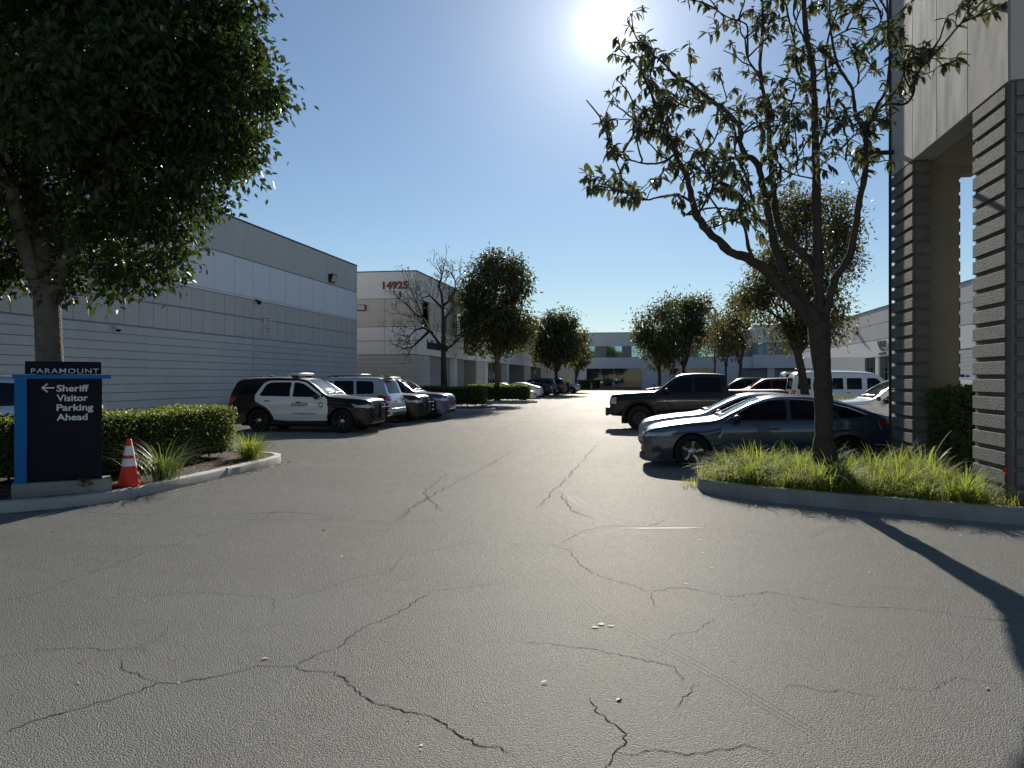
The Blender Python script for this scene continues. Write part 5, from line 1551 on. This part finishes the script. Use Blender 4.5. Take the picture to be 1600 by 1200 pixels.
# dense trees down the left side
def far_tree(name, label, px, d, blobs_px, fork_py, tr, nclus, per, leaf, mat, bark='bark_grey', group=None, seed=1, nl=10, sigma=.4, lean=0, z=.1, tmin=0):
    q = at(px, d)
    bl = []
    for bx, by, rx, ry in blobs_px:
        s_ = seen(bx, by, d); sc = d / 1200
        bl.append((s_.x - q.x, s_.y - q.y, s_.z, rx * sc, rx * sc * .95, ry * sc))
    fz = EYE - (fork_py - 592) * d / 1200
    return crown_tree(name, label, (q.x, q.y, z), bl, fz, tr, nclus, per, leaf, mat, bark, sigma, group, (lean, 0), nl, seed, tmin)
far_tree('street_tree', 'tall dense round headed tree behind the second dark hedge', 777, 57, [(773, 470, 50, 68), (758, 520, 38, 38), (795, 505, 36, 48), (778, 418, 30, 24), (745, 480, 26, 38), (806, 445, 24, 30), (735, 520, 18, 26), (815, 530, 16, 22)], 563, .22, 750, 26, (.32, .13), 'leaf_mid', 'bark_grey', None, 21, 9, .36)
far_tree('street_tree', 'round dense tree standing past the dark SUVs on the left', 869, 88, [(868, 528, 36, 40), (852, 545, 22, 26), (890, 535, 22, 30), (878, 500, 20, 18)], 583, .2, 420, 22, (.42, .18), 'leaf_mid', 'bark_dark', None, 22, 8, .5)
far_tree('street_tree', 'small dark tree half hidden behind the last round tree on the left', 900, 104, [(902, 552, 13, 22), (908, 560, 10, 15), (896, 540, 10, 16)], 592, .16, 160, 20, (.42, .18), 'leaf_mid', 'bark_dark', None, 23, 6, .45)
# right side, far
far_tree('street_tree', 'leafy tree left of the far right clump, drooping low over the car', 1030, 76, [(1022, 520, 26, 34), (1035, 495, 22, 26), (1008, 510, 16, 24), (1030, 555, 20, 20), (1045, 540, 16, 24)], 575, .17, 300, 20, (.36, .15), 'leaf_mid', 'bark_dark', None, 24, 7, .45)
far_tree('street_tree', 'twin stemmed leafy tree in the middle of the far right clump', 1068, 80, [(1070, 500, 32, 32), (1062, 470, 16, 16), (1092, 495, 22, 30), (1058, 530, 22, 24), (1088, 535, 20, 18), (1100, 478, 10, 10)], 575, .2, 360, 20, (.38, .16), 'leaf_mid', 'bark_dark', None, 25, 8, .48)
far_tree('street_tree', 'thin yellowish tree with crooked trunk right of the lamp post', 1152, 64, [(1140, 500, 20, 24), (1128, 535, 18, 22), (1155, 520, 18, 30), (1160, 480, 20, 22), (1138, 555, 12, 14), (1170, 470, 16, 16)], 570, .13, 210, 18, (.30, .13), 'leaf_brown', 'bark_dark', None, 26, 9, .38, .3)
far_tree('street_tree', 'slight young tree just right of the far lamp post', 1134, 70, [(1128, 528, 15, 22), (1122, 505, 10, 16), (1142, 545, 10, 12)], 575, .1, 90, 18, (.32, .14), 'leaf_brown', 'bark_dark', None, 27, 6, .38)
far_tree('street_tree', 'large bronze green tree behind the near right tree, trunk leaning left', 1262, 36, [(1255, 400, 60, 50), (1290, 340, 38, 40), (1235, 335, 34, 36), (1215, 440, 42, 44), (1190, 480, 30, 30), (1300, 420, 40, 48), (1320, 370, 24, 26), (1270, 500, 44, 36), (1180, 450, 22, 18), (1305, 500, 26, 28), (1225, 520, 26, 28)], 545, .2, 800, 24, (.24, .085), 'leaf_brown', 'bark_dark', None, 28, 14, .32, -.5)

# bare tree before building 14925
def grow(m, p, d, ln, r, depth, tips, up=.12):
    n = 4; P = [p]; q = p.copy(); dd = d.copy()
    for k in range(n):
        dd = (dd + Vector((random.uniform(-1, 1), random.uniform(-1, 1), random.uniform(-.7, 1))) * .30 + Vector((0, 0, up * .3))).normalized()
        q = q + dd * ln / n; P.append(q.copy())
    m.tube(P, [r * (1 - .12 * k) for k in range(n + 1)], 6 if r > .02 else 4, 0, False)
    if depth == 0: tips.append((q, dd)); return
    for k in range(random.choice((2, 3, 3))):
        i = random.choice((2, 3, 4))
        nd = (dd + Vector((random.uniform(-1, 1), random.uniform(-1, 1), random.uniform(-.6, .9))) * .95).normalized()
        grow(m, P[i], nd, ln * random.uniform(.55, .8), r * .58, depth - 1, tips, up)
random.seed(5); RNG = np.random.default_rng(5)
q = at(693, 44)
t = thing('bare_tree', 'nearly bare twiggy tree in front of building 14925', 'tree', (q.x, q.y, .1))
m = MB(); tips = []
def lp(px, py, dd=0.0):
    s_ = seen(px, py, 44 + dd); return Vector((s_.x - q.x, s_.y - q.y, s_.z - .1))
trunk = [Vector((0, 0, -.2)), lp(694, 600), lp(693, 560), lp(693, 520), lp(692, 478)]
m.tube(trunk, [.24, .19, .15, .12, .09], 9)
arms = [[(692, 545, 0), (680, 528, .2), (668, 512, .4), (660, 495, .5), (652, 475, .7), (645, 460, .9)], [(692, 478, 0), (690, 460, 0), (686, 448, .2), (688, 438, .2), (691, 430, .3)], [(692, 478, 0), (702, 470, -.4), (710, 455, -.6), (712, 440, -.8)],
        [(692, 482, 0), (680, 470, .5), (672, 462, .9), (660, 465, 1.2)], [(676, 520, .3), (662, 512, -.3), (650, 515, -.7), (640, 525, -1)], [(672, 516, .3), (655, 532, .7), (645, 542, 1.0), (632, 545, 1.3)], [(693, 546, 0), (703, 542, -.5), (712, 534, -.8), (720, 528, -1)],
        [(660, 495, .5), (650, 492, 1.2), (640, 480, 1.5), (628, 470, 1.8)], [(692, 500, 0), (700, 492, 1.), (708, 480, 1.6)]]
for A_ in arms:
    P = [lp(*a) for a in A_]; n = len(P)
    m.tube(P, [.085 * (1 - .65 * i / (n - 1)) for i in range(n)], 7, 0, False)
    for i in range(1, n):
        d = (P[i] - P[i - 1]).normalized()
        for _ in range(2 if i < n - 1 else 3):
            nd = (d + Vector((random.uniform(-1, 1), random.uniform(-1, 1), random.uniform(-.5, .8)))).normalized()
            grow(m, P[i], nd, random.uniform(.5, 1.0), .026, 2, tips)
m.build('trunk', M['bark_dark'], t, 60)
P, D = [], []
for tip, d in tips:
    for _ in range(1 if random.random() < .7 else 2):
        P.append(tuple(tip + Vector((random.uniform(-.1, .1), random.uniform(-.1, .1), random.uniform(-.1, .05))))); D.append((random.uniform(-1, 1), random.uniform(-1, 1), -1.2))
leaf_mesh('crown', P, D, unit(len(P)) + np.array([0, 0, .3]), .13, .06, M['leaf_brown'], t)

# the near right tree, with open limbs and leaves in whorls at the twig ends
random.seed(12); RNG = np.random.default_rng(12)
D0 = 11.55
q0 = at(1288, D0)
t = thing('near_tree', 'open branched tree with long drooping leaves in the right planting bed', 'tree', (q0.x, q0.y, .17))
def np_(px, py, dd=0.0):
    s_ = seen(px, py, D0 + dd); return Vector((s_.x - q0.x, s_.y - q0.y, s_.z - .17))
wood = MB()
def densify(P, rad, jit):
    Q, r_ = [], []
    for i in range(len(P) - 1):
        p0, p1, p2, p3 = P[max(i - 1, 0)], P[i], P[i + 1], P[min(i + 2, len(P) - 1)]
        for k in range(4):
            s_ = k / 4
            v = .5 * ((2 * p1) + (p2 - p0) * s_ + (2 * p0 - 5 * p1 + 4 * p2 - p3) * s_ ** 2 + (3 * p1 - p0 - 3 * p2 + p3) * s_ ** 3)
            rr = rad[i] + (rad[i + 1] - rad[i]) * s_
            Q.append(v + Vector((random.uniform(-1, 1), random.uniform(-1, 1), random.uniform(-1, 1))) * rr * jit); r_.append(rr * random.uniform(.9, 1.14))
    Q.append(P[-1]); r_.append(rad[-1]); return Q, r_
TR = [(1290, 722, 0), (1288, 690, 0), (1287, 640, 0), (1285, 590, 0), (1282, 540, 0), (1280, 495, 0)]
Q, r_ = densify([np_(*a) for a in TR], [.19, .145, .13, .128, .14, .17], .05); wood.tube(Q, r_, 16)
def limb(pts, dd0, dd1, r0, r1, leaves=.45, dens=1.0):
    n = len(pts); P = [np_(a, b, dd0 + (dd1 - dd0) * (i / (n - 1)) ** 1.2) for i, (a, b) in enumerate(pts)]
    rad = [.66 * (r0 + (r1 - r0) * (i / (n - 1)) ** .8) for i in range(n)]
    Q, r_ = densify(P, rad, .22); wood.tube(Q, r_, 10 if r0 > .04 else 6)
    LIMBS.append((Q, leaves, dens))
LIMBS = []
limb([(1281, 500), (1279, 440), (1277, 380), (1276, 330), (1274, 250), (1273, 180), (1270, 110), (1261, 60), (1256, 0), (1252, -70)], 0, .3, .13, .045, .6)
limb([(1276, 512), (1255, 485), (1236, 466), (1204, 428), (1168, 405), (1141, 392), (1105, 360), (1087, 333), (1080, 306), (1073, 275), (1060, 252)], 0, -1.2, .15, .05, .85, .7)
limb([(1060, 252), (1050, 222), (1037, 193), (1026, 165), (1014, 135)], -1.2, -1.6, .04, .012, .1)
limb([(1080, 315), (1062, 306), (1042, 306), (1025, 309), (1010, 312), (998, 303), (988, 299), (974, 298), (962, 297)], -1.15, -1.7, .03, .009, .45)
limb([(1055, 240), (1037, 253), (1012, 256), (992, 252), (972, 246), (962, 240), (956, 236)], -1.2, -2.2, .028, .008, .4)
limb([(1060, 250), (1040, 217), (1033, 194), (1015, 187), (1000, 189), (983, 186)], -1.2, -.4, .022, .006, .2)
limb([(1278, 430), (1262, 405), (1228, 373), (1215, 341), (1208, 290), (1203, 240), (1202, 205), (1198, 170), (1190, 130), (1188, 90), (1192, 40), (1190, -25)], .1, 1.2, .10, .03, .55)
limb([(1278, 500), (1255, 469), (1220, 413), (1207, 368), (1197, 318), (1191, 285), (1182, 254), (1165, 242), (1157, 225), (1157, 205), (1140, 178), (1107, 154), (1085, 136), (1070, 125), (1055, 120), (1042, 104), (1022, 87), (1005, 76), (996, 66)], -.1, 1.0, .11, .014, .5)
limb([(1207, 368), (1180, 331), (1171, 293), (1160, 262), (1148, 240), (1150, 210), (1143, 188)], .3, -.8, .045, .018, .55)
limb([(1186, 420), (1170, 388), (1166, 365), (1156, 330), (1160, 308), (1140, 294), (1118, 282), (1100, 262), (1087, 243)], -.6, -1.8, .045, .014, .4)
limb([(1284, 505), (1297, 467), (1305, 437), (1327, 400), (1337, 352), (1343, 312), (1351, 267), (1353, 218)], 0, -.6, .10, .062, .99, .0)
limb([(1353, 220), (1347, 205), (1336, 171), (1332, 140), (1320, 120), (1308, 98), (1300, 60), (1296, 20), (1300, -40)], -.6, .4, .05, .02, .3)
limb([(1353, 222), (1358, 193), (1370, 166), (1384, 140), (1390, 100), (1388, 40), (1384, -30)], -.6, -1.3, .045, .02, .3)
limb([(1370, 166), (1392, 163), (1415, 162), (1426, 148), (1430, 128), (1438, 108), (1460, 85), (1490, 50), (1507, 30), (1537, 0), (1565, -30)], -.8, -2.0, .032, .012, .2)
limb([(1168, 90), (1168, 60), (1166, 38), (1140, 28), (1123, 18), (1112, 2), (1095, -12)], .9, .2, .026, .012, .5)
limb([(1192, 130), (1180, 110), (1168, 90), (1164, 60)], .9, .9, .03, .02, .8)
limb([(1272, 150), (1255, 130), (1245, 105), (1240, 60), (1228, 10), (1220, -40)], .2, 1.3, .035, .018, .3)
limb([(1276, 240), (1290, 200), (1296, 160), (1290, 110), (1294, 60), (1310, 10), (1322, -40)], .1, .9, .035, .018, .3)
limb([(1274, 280), (1250, 275), (1228, 268), (1215, 255), (1204, 262)], .1, -.5, .022, .006, .3)
limb([(1250, 276), (1244, 262), (1256, 250), (1272, 246)], -.1, -.5, .012, .005, .3)
limb([(1278, 262), (1300, 245), (1325, 222), (1334, 205), (1322, 192)], .1, -1.0, .02, .005, .3)
limb([(1345, 300), (1330, 268), (1322, 250)], -.3, -.9, .012, .005, .3)
limb([(1100, 350), (1122, 338), (1140, 345), (1152, 344)], -.9, -1.6, .014, .005, .6)
limb([(1070, 300), (1064, 330), (1072, 336), (1092, 333)], -1.1, -1.7, .014, .006, .5)
limb([(1300, 60), (1330, 45), (1352, 48), (1372, 40), (1380, 22)], .2, -.4, .02, .008, .2)
limb([(1256, 60), (1240, 20), (1246, -20)], .3, -.8, .02, .01, .2)
limb([(1157, 205), (1175, 190), (1190, 200), (1210, 195)], .4, 0, .014, .006, .3)
limb([(1107, 154), (1095, 165), (1080, 170), (1066, 160), (1052, 175)], .7, 0, .02, .007, .2)
limb([(1203, 240), (1225, 220), (1240, 190), (1236, 160)], .6, .0, .02, .008, .2)
limb([(1332, 140), (1350, 120), (1362, 95), (1352, 75)], -.3, .6, .016, .006, .2)
LP, LD, LN, LT = [], [], [], []
def whorl(tip, d, n):
    s_ = random.uniform(0, 1)
    for k in range(n):
        a = unit(1)[0]; dd = np.array(d) * .45 + a * .70 + np.array([0, 0, -.55])
        LP.append(tuple(tip - Vector(d) * random.uniform(0, .07))); LD.append(dd); LN.append(a * .35 + np.array([0, 0, 1.0])); LT.append(np.clip(.5 * s_ + .5 * random.random(), 0, 1))
def twig(p, d, ln, depth, sink):
    P = [p]; q = p.copy(); dd = d.copy()
    for k in range(4):
        dd = (dd + Vector((random.uniform(-1, 1), random.uniform(-1, 1), random.uniform(-.8, .9))) * .42).normalized()
        q = q + dd * ln / 4; P.append(q.copy())
    if q.x + q0.x < -.98: return
    wood.tube(P, [.009, .008, .007, .006, .004], 4, 0, False)
    whorl(q, dd, random.randint(4, 6))
    for j in (1, 2, 3):
        if random.random() < .85: whorl(P[j], dd, random.randint(1, 2))
    if depth:
        for _ in range(random.choice((1, 2))):
            nd = (dd + Vector((random.uniform(-1, 1), random.uniform(-1, 1), random.uniform(-.5, .7)))).normalized()
            twig(P[random.choice((2, 3))], nd, ln * .7, depth - 1, sink)
for Q, start, dens in LIMBS:
    if dens == 0: continue
    i0 = int(len(Q) * start)
    for _ in range(int(1.3 + 1.9 * dens)):      # long thin side branches that spread the crown
        i = random.randint(max(2, int(i0 * .7)), len(Q) - 1)
        d = (Q[i] - Q[i - 1]).normalized(); dd = (d * .5 + Vector((random.uniform(-1, 1), random.uniform(-1, 1), random.uniform(-.3, 1)))).normalized()
        ln = random.uniform(.45, .95); q = Q[i].copy(); B_ = [q.copy()]
        for k in range(6):
            dd = (dd + Vector((random.uniform(-1, 1), random.uniform(-1, 1), random.uniform(-.6, .9))) * .33).normalized(); q = q + dd * ln / 6; B_.append(q.copy())
        if min(v.x for v in B_) + q0.x < -.72: continue
        wood.tube(B_, [.016, .014, .013, .011, .010, .009, .007], 5, 0, False)
        for k in (3, 4, 5, 6):
            if random.random() < .62: twig(B_[k], (dd * .6 + Vector((random.uniform(-1, 1), random.uniform(-1, 1), random.uniform(-.4, .8)))).normalized(), random.uniform(.15, .35), 0, 0)
    for i in range(i0, len(Q)):
        if random.random() > .30 * dens and i < len(Q) - 1: continue
        d = (Q[i] - Q[max(i - 1, 0)]).normalized()
        nd = (d * .6 + Vector((random.uniform(-1, 1), random.uniform(-1, 1), random.uniform(-.5, .9)))).normalized()
        twig(Q[i], nd, random.uniform(.2, .5), 1 if random.random() < .75 else 0, 0)
wood.build('trunk', M['bark_dark'], t, 60)
leaf_mesh('crown', LP, LD, LN, .155, .056, M['leaf_near'], t, hi=True, droop=.25, tint=np.array(LT))

# hedges: a dark twiggy core with a shell of small leaves
def hedge(name, label, path, w, z0, z1, leaf, dens, seed, mat='leaf_hedge', tint=None, lift=.0, group=None):
    global RNG
    RNG = np.random.default_rng(seed); random.seed(seed)
    P0 = [Vector((a, b, 0)) for a, b in path]
    org = P0[0]; t = thing(name, label, 'hedge', (org.x, org.y, 0), 0, group)
    seg = [(P0[i + 1] - P0[i]).length for i in range(len(P0) - 1)]; tot = sum(seg)
    core = MB()
    def sample(s):
        for i, l in enumerate(seg):
            if s <= l or i == len(seg) - 1:
                u_ = (P0[i + 1] - P0[i]).normalized(); return P0[i] + u_ * s, u_
            s -= l
    n = int(max(3, tot / .3)); prev = None
    for i in range(n + 1):
        c, u_ = sample(tot * i / n); nn = Vector((-u_.y, u_.x, 0))
        e = .16
        ring = []
        for a, z in ((-1, z0 + lift), (-1.02, (z0 + z1) / 2), (-.92, z1 - e * .6), (.0, z1 - e * .45), (.92, z1 - e * .6), (1.02, (z0 + z1) / 2), (1, z0 + lift)):
            k_ = .98 if 0 < i < n else .8
            ring.append(tuple(c - org + nn * a * (w / 2 - .09) * k_ + Vector((0, 0, z + random.uniform(-.03, .03)))))
        if prev is None: core.add(ring, [tuple(range(7))])
        else: core.add(prev + ring, [(k, k + 1, k + 8, k + 7) for k in range(6)] + [(6, 0, 7, 13)])
        prev = ring
    core.add(prev, [tuple(range(6, -1, -1))])
    for i in range(int(tot / .35) + 1):
        c, u_ = sample(min(tot - .1, .1 + i * .35)); c = c - org
        core.tube([(c.x, c.y, z0 - .05), (c.x + random.uniform(-.1, .1), c.y + random.uniform(-.1, .1), z0 + lift + .1)], [.025, .018], 5)
    core.build('stems', M['hedge_core'], t, 60)
    area_top = tot * w; area_side = (tot * 2 + 2 * w) * (z1 - z0 - lift)
    nt_, ns = int(area_top * dens), int(area_side * dens)
    PP, NN = [], []
    s_ = RNG.uniform(0, tot, nt_); a_ = RNG.uniform(-1, 1, nt_)
    for s, a in zip(s_, a_):
        c, u_ = sample(s); nn = Vector((-u_.y, u_.x, 0))
        PP.append(c - org + nn * a * w / 2 + Vector((0, 0, z1 - abs(a) ** 6 * .05 + .025 * math.sin(s * 2.1) + random.gauss(-.02, .025)))); NN.append((random.gauss(0, .6), random.gauss(0, .6), .9))
    for k in range(ns):
        z = random.uniform(z0 + lift, z1); r = random.uniform(0, 2 * tot + 2 * w)
        bul = .03 * math.sin(z * 7 + r * 1.7) + random.gauss(-.01, .03) - .10 * max(0, (z0 + lift + .2 - z) / .2)
        if r < 2 * tot:
            sd = 1 if r < tot else -1; c, u_ = sample(r % tot); nn = Vector((-u_.y, u_.x, 0)) * sd
            PP.append(c - org + nn * (w / 2 + bul) + Vector((0, 0, z)))
        else:
            r -= 2 * tot; end = r > w; a = (r % w) / w * 2 - 1
            c, u_ = sample(tot if end else 0); nn = u_ * (1 if end else -1); sd_ = Vector((-u_.y, u_.x, 0))
            PP.append(c - org + sd_ * a * w / 2 + nn * bul + Vector((0, 0, z)))
        NN.append((nn.x + random.gauss(0, .7), nn.y + random.gauss(0, .7), random.gauss(.35, .6)))
    NN = np.array(NN); n = len(PP)
    D = unit(n) + np.array([0, 0, .25]); D -= NN * (np.sum(D * NN, 1) / np.sum(NN * NN, 1))[:, None] * .7
    o = leaf_mesh('foliage', [tuple(p) for p in PP], D, NN, leaf[0], leaf[1], M[mat], t)
    return t
hedge('clipped_hedge', 'long clipped green hedge with sunlit top behind the monument sign', [(-8.95, 14.75), (-8.95, 11.8), (-9.1, 11.1), (-9.6, 10.55), (-10.6, 10.2), (-17, 9.9)], 1.05, .13, 1.16, (.062, .036), 1500, 31, lift=.14)
hedge('clipped_hedge', 'dark clipped hedge just past the blue SUV, open underneath', [(-12.6, 41.4), (-8.75, 41.4)], 1.1, .13, 1.30, (.10, .055), 420, 32, lift=.22)
hedge('clipped_hedge', 'dark clipped hedge in front of the white sedans, under the tall round tree', [(-13.0, 55.9), (-8.5, 55.9)], 1.3, .13, 1.28, (.12, .065), 330, 33, lift=.15)
hedge('clipped_hedge', 'small boxy dark hedge beside the farthest silver vehicle', [(-10.3, 89.3), (-8.9, 89.3)], 1.2, .13, 1.45, (.18, .1), 160, 34)
hedge('clipped_hedge', 'low dark hedge along the foot of the far office block', [(-12.5, 131), (-8.6, 131)], 1.2, .0, 1.5, (.25, .14), 80, 35)
hedge('clipped_hedge', 'tall dark hedge filling the opening between the stone piers', [(5.2, 13.95), (5.2, 12.15), (6.2, 12.1)], 1.0, .13, 1.58, (.085, .045), 800, 36)

# strap-leaf plants and grasses
def blades(P, D, L_, W_, lean, seg=5):
    """arching strap leaves; returns vertex array n x (2*(seg+1)) x 3"""
    P = np.asarray(P); n = len(P); D = np.asarray(D); D = D / np.linalg.norm(D, axis=1, keepdims=True)
    S = np.stack([-D[:, 1], D[:, 0], np.zeros(n)], 1); V = []
    for k in range(seg + 1):
        s = k / seg
        out = lean[:, None] * L_[:, None] * (s ** 1.7)
        h = L_[:, None] * (s - (lean[:, None] ** 1.3) * .62 * s ** 2.6)
        c = P + D * out + np.array([0, 0, 1.0]) * h
        w = W_[:, None] * .5 * (1 - s ** 2.2) * (.55 + .45 * min(1, s * 4)) + .0007
        V += [c - S * w, c + S * w]
    return np.stack(V, 1)
def blade_mesh(name, P, D, L_, W_, lean, mat, parent=None, tint=None, seg=5):
    V = blades(P, D, L_, W_, lean, seg); n = len(P); k = 2 * (seg + 1)
    F = [(2 * i, 2 * i + 1, 2 * i + 3, 2 * i + 2) for i in range(seg)]
    return finish_leaves(name, V, F, n, k, M[mat], parent, tint)
RNG = np.random.default_rng(41); random.seed(41)
poly = [(p.x, p.y) for p in inset(KR, .22)] + [(12, 10.35), (4.62, 10.42), (4.36, 10.7), (4.36, 13.6)]
cl = []
while len(cl) < 165:
    x, y = random.uniform(.9, 7), random.uniform(9.7, 13.7)
    if inside(poly, x, y) and True: cl.append((x, y))
P, D, L_, W_, le, ti = [], [], [], [], [], []
for x, y in cl:
    n = random.randint(50, 85); hgt = random.uniform(.26, .60); tt = random.random()
    for k in range(n):
        a = random.uniform(0, 6.283); rr = abs(random.gauss(0, .09))
        P.append((x + rr * math.cos(a), y + rr * math.sin(a), .17)); a += random.gauss(0, .5)
        D.append((math.cos(a), math.sin(a), 0)); L_.append(hgt * random.uniform(.6, 1.3)); W_.append(random.uniform(.007, .013)); le.append(random.uniform(.3, 1.15)); ti.append(min(1, max(0, .5 * tt + .5 * random.random())))
o = blade_mesh('strap_leaf_bed', P, D, np.array(L_), np.array(W_), np.array(le), 'blade', None, np.array(ti))
tag(o, 'bright backlit strap leaf plants filling the right planting bed', 'ground cover', None, 'stuff')
# short fringe spilling along the kerb
P, D, L_, W_, le = [], [], [], [], []
edge = inset(KR, .2)
for p in edge:
    if p.x > 12: continue
    for k in range(70):
        x, y = p.x + random.gauss(0, .13), p.y + abs(random.gauss(.05, .12)); a = random.uniform(0, 6.283)
        if not inside([(q.x, q.y) for q in KR] + [(16, 14), (3, 14)], x, y): continue
        P.append((x, y, .18)); D.append((math.cos(a), math.sin(a), 0)); L_.append(random.uniform(.08, .26)); W_.append(random.uniform(.004, .009)); le.append(random.uniform(.2, 1))
for k in range(60):   # weeds at the kerb nose
    a = random.uniform(0, 6.283); P.append((.72 + random.gauss(0, .10), 12.9 + random.gauss(0, .2), 0.0)); D.append((math.cos(a), math.sin(a), 0)); L_.append(random.uniform(.08, .22)); W_.append(random.uniform(.004, .009)); le.append(random.uniform(.1, .8))
o = blade_mesh('kerb_grass', P, D, np.array(L_), np.array(W_), np.array(le), 'grass', None, None, 4)
tag(o, 'short grass and weeds along the right kerb', 'grass', None, 'stuff')
def clump(name, label, x, y, z, n, hgt, spread, seed, w=(.010, .018), mat='blade', lo=.25):
    r = random.Random(seed); t = thing(name, label, 'plant', (x, y, z))
    P, D, L_, W_, le = [], [], [], [], []
    for k in range(n):
        a = r.uniform(0, 6.283); rr = abs(r.gauss(0, spread * .18))
        P.append((rr * math.cos(a), rr * math.sin(a), 0)); a += r.gauss(0, .4); D.append((math.cos(a), math.sin(a), 0))
        L_.append(hgt * r.uniform(.6, 1.25)); W_.append(r.uniform(*w)); le.append(r.uniform(lo, 1.0))
    blade_mesh('blades', P, D, np.array(L_), np.array(W_), np.array(le), mat, t, None, 6)
    return t
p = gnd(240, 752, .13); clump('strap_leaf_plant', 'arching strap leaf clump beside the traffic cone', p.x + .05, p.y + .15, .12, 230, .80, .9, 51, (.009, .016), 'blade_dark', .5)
p = gnd(398, 716, .13); clump('strap_leaf_plant', 'bushy strap leaf clump at the tip of the left planting bed', p.x - .05, p.y - .1, .12, 420, .66, .9, 52, (.007, .012), 'blade', .45)
p = gnd(1425, 745, .17)
clump('broad_leaf_plant', 'one taller broad leaf plant in the middle of the right bed', p.x, p.y - .7, .17, 9, .8, .3, 54, (.045, .065), 'blade', .1)
# leafy weed in front of the sign
RNG = np.random.default_rng(55)
p = gnd(129, 771, .13); t = thing('leafy_weed', 'small round leafed weed in front of the sign base', 'plant', (p.x, p.y, .12))
m = MB(); LPs, LDs = [], []
for k in range(9):
    a = random.uniform(0, 6.28); e = Vector((.10 * math.cos(a), .10 * math.sin(a), random.uniform(.08, .22))); m.tube([(0, 0, 0), e * .5 + Vector((0, 0, .03)), e], [.005, .004, .003], 5)
    for _ in range(6): LPs.append(tuple(e + Vector((random.gauss(0, .03), random.gauss(0, .03), random.gauss(0, .03))))); LDs.append((random.gauss(0, 1), random.gauss(0, 1), .3))
m.build('stems', M['hedge_core'], t); leaf_mesh('leaves', LPs, LDs, unit(len(LPs)) * .4 + np.array([0, 0, 1]), .07, .05, M['leaf_hedge'], t)
# red flower on a stalk
p = at(1572, 9.45)
t = thing('red_flower', 'single red flower on a stalk at the foot of the near pier', 'flower', (p.x, p.y, .17))
m = MB(); m.tube([(0, 0, 0), (.02, 0, .2), (.0, .01, .42)], [.006, .005, .004], 6); m.build('stalk', M['hedge_core'], t)
RNG = np.random.default_rng(56)
leaf_mesh('petals', [(0, .01, .42)] * 14, unit(14) + np.array([0, 0, .6]), unit(14), .075, .04, M['flower'], t)
# tall grass and shrubs of the planted median behind the pickup
RNG = np.random.default_rng(42); random.seed(42)
P, D, L_, W_, le = [], [], [], [], []
for k in range(9000):
    x, y = random.uniform(4.6, 11.5), random.uniform(34.8, 37.0); a = random.uniform(0, 6.283)
    P.append((x, y, .12)); D.append((math.cos(a), math.sin(a), 0)); L_.append(random.uniform(.5, 1.0)); W_.append(random.uniform(.015, .035)); le.append(random.uniform(.1, .7))
o = blade_mesh('tall_grass', P, D, np.array(L_), np.array(W_), np.array(le), 'grass', None, None, 4)
tag(o, 'sunlit tall grass on the median beyond the pickup bed', 'grass', None, 'stuff')
def shrub(label, px, d, w, h, seed):
    q = at(px, d); t = crown_tree('low_shrub', label, (q.x, q.y, 0), [(0, 0, h * .55, w / 2, w / 2, h * .45)], .2, .03, 60, 18, (.10, .05), 'leaf_brown', 'bark_dark', .13, None, (0, 0), 8, seed, cat='shrub')
shrub('low olive shrub in front of the white patrol car hood', 1382, 21.3, 1.5, .85, 61)

# loose bark, dry leaves in the left bed and along the kerbs
RNG = np.random.default_rng(71); random.seed(71)
P, D = [], []
bedpoly = [(q.x, q.y) for q in inset(KL, .12)] + [(-11.2, 12.7), (-14, 12.6)]
while len(P) < 1500:
    x, y = random.uniform(-11, -7.4), random.uniform(8.2, 15.8)
    if inside(bedpoly, x, y): P.append((x, y, .14 + random.random() * .02)); D.append((random.gauss(0, 1), random.gauss(0, 1), random.gauss(0, .25)))
for p in KL:
    if p.x < -9 : continue
    for k in range(10): P.append((p.x + abs(random.gauss(.02, .12)), p.y - abs(random.gauss(0, .06)), .008)); D.append((random.gauss(0, 1), random.gauss(0, 1), random.gauss(0, .1)))
for k in range(28): P.append((random.uniform(-7, 6), random.uniform(3.2, 16) , .008)); D.append((random.gauss(0, 1), random.gauss(0, 1), random.gauss(0, .08)))
o = leaf_mesh('fallen_leaves', P, D, unit(len(P)) * .3 + np.array([0, 0, 1]), .055, .028, M['litter'])
tag(o, 'dry fallen leaves and bark bits in the left bed and along the kerb', 'leaf litter', None, 'stuff')
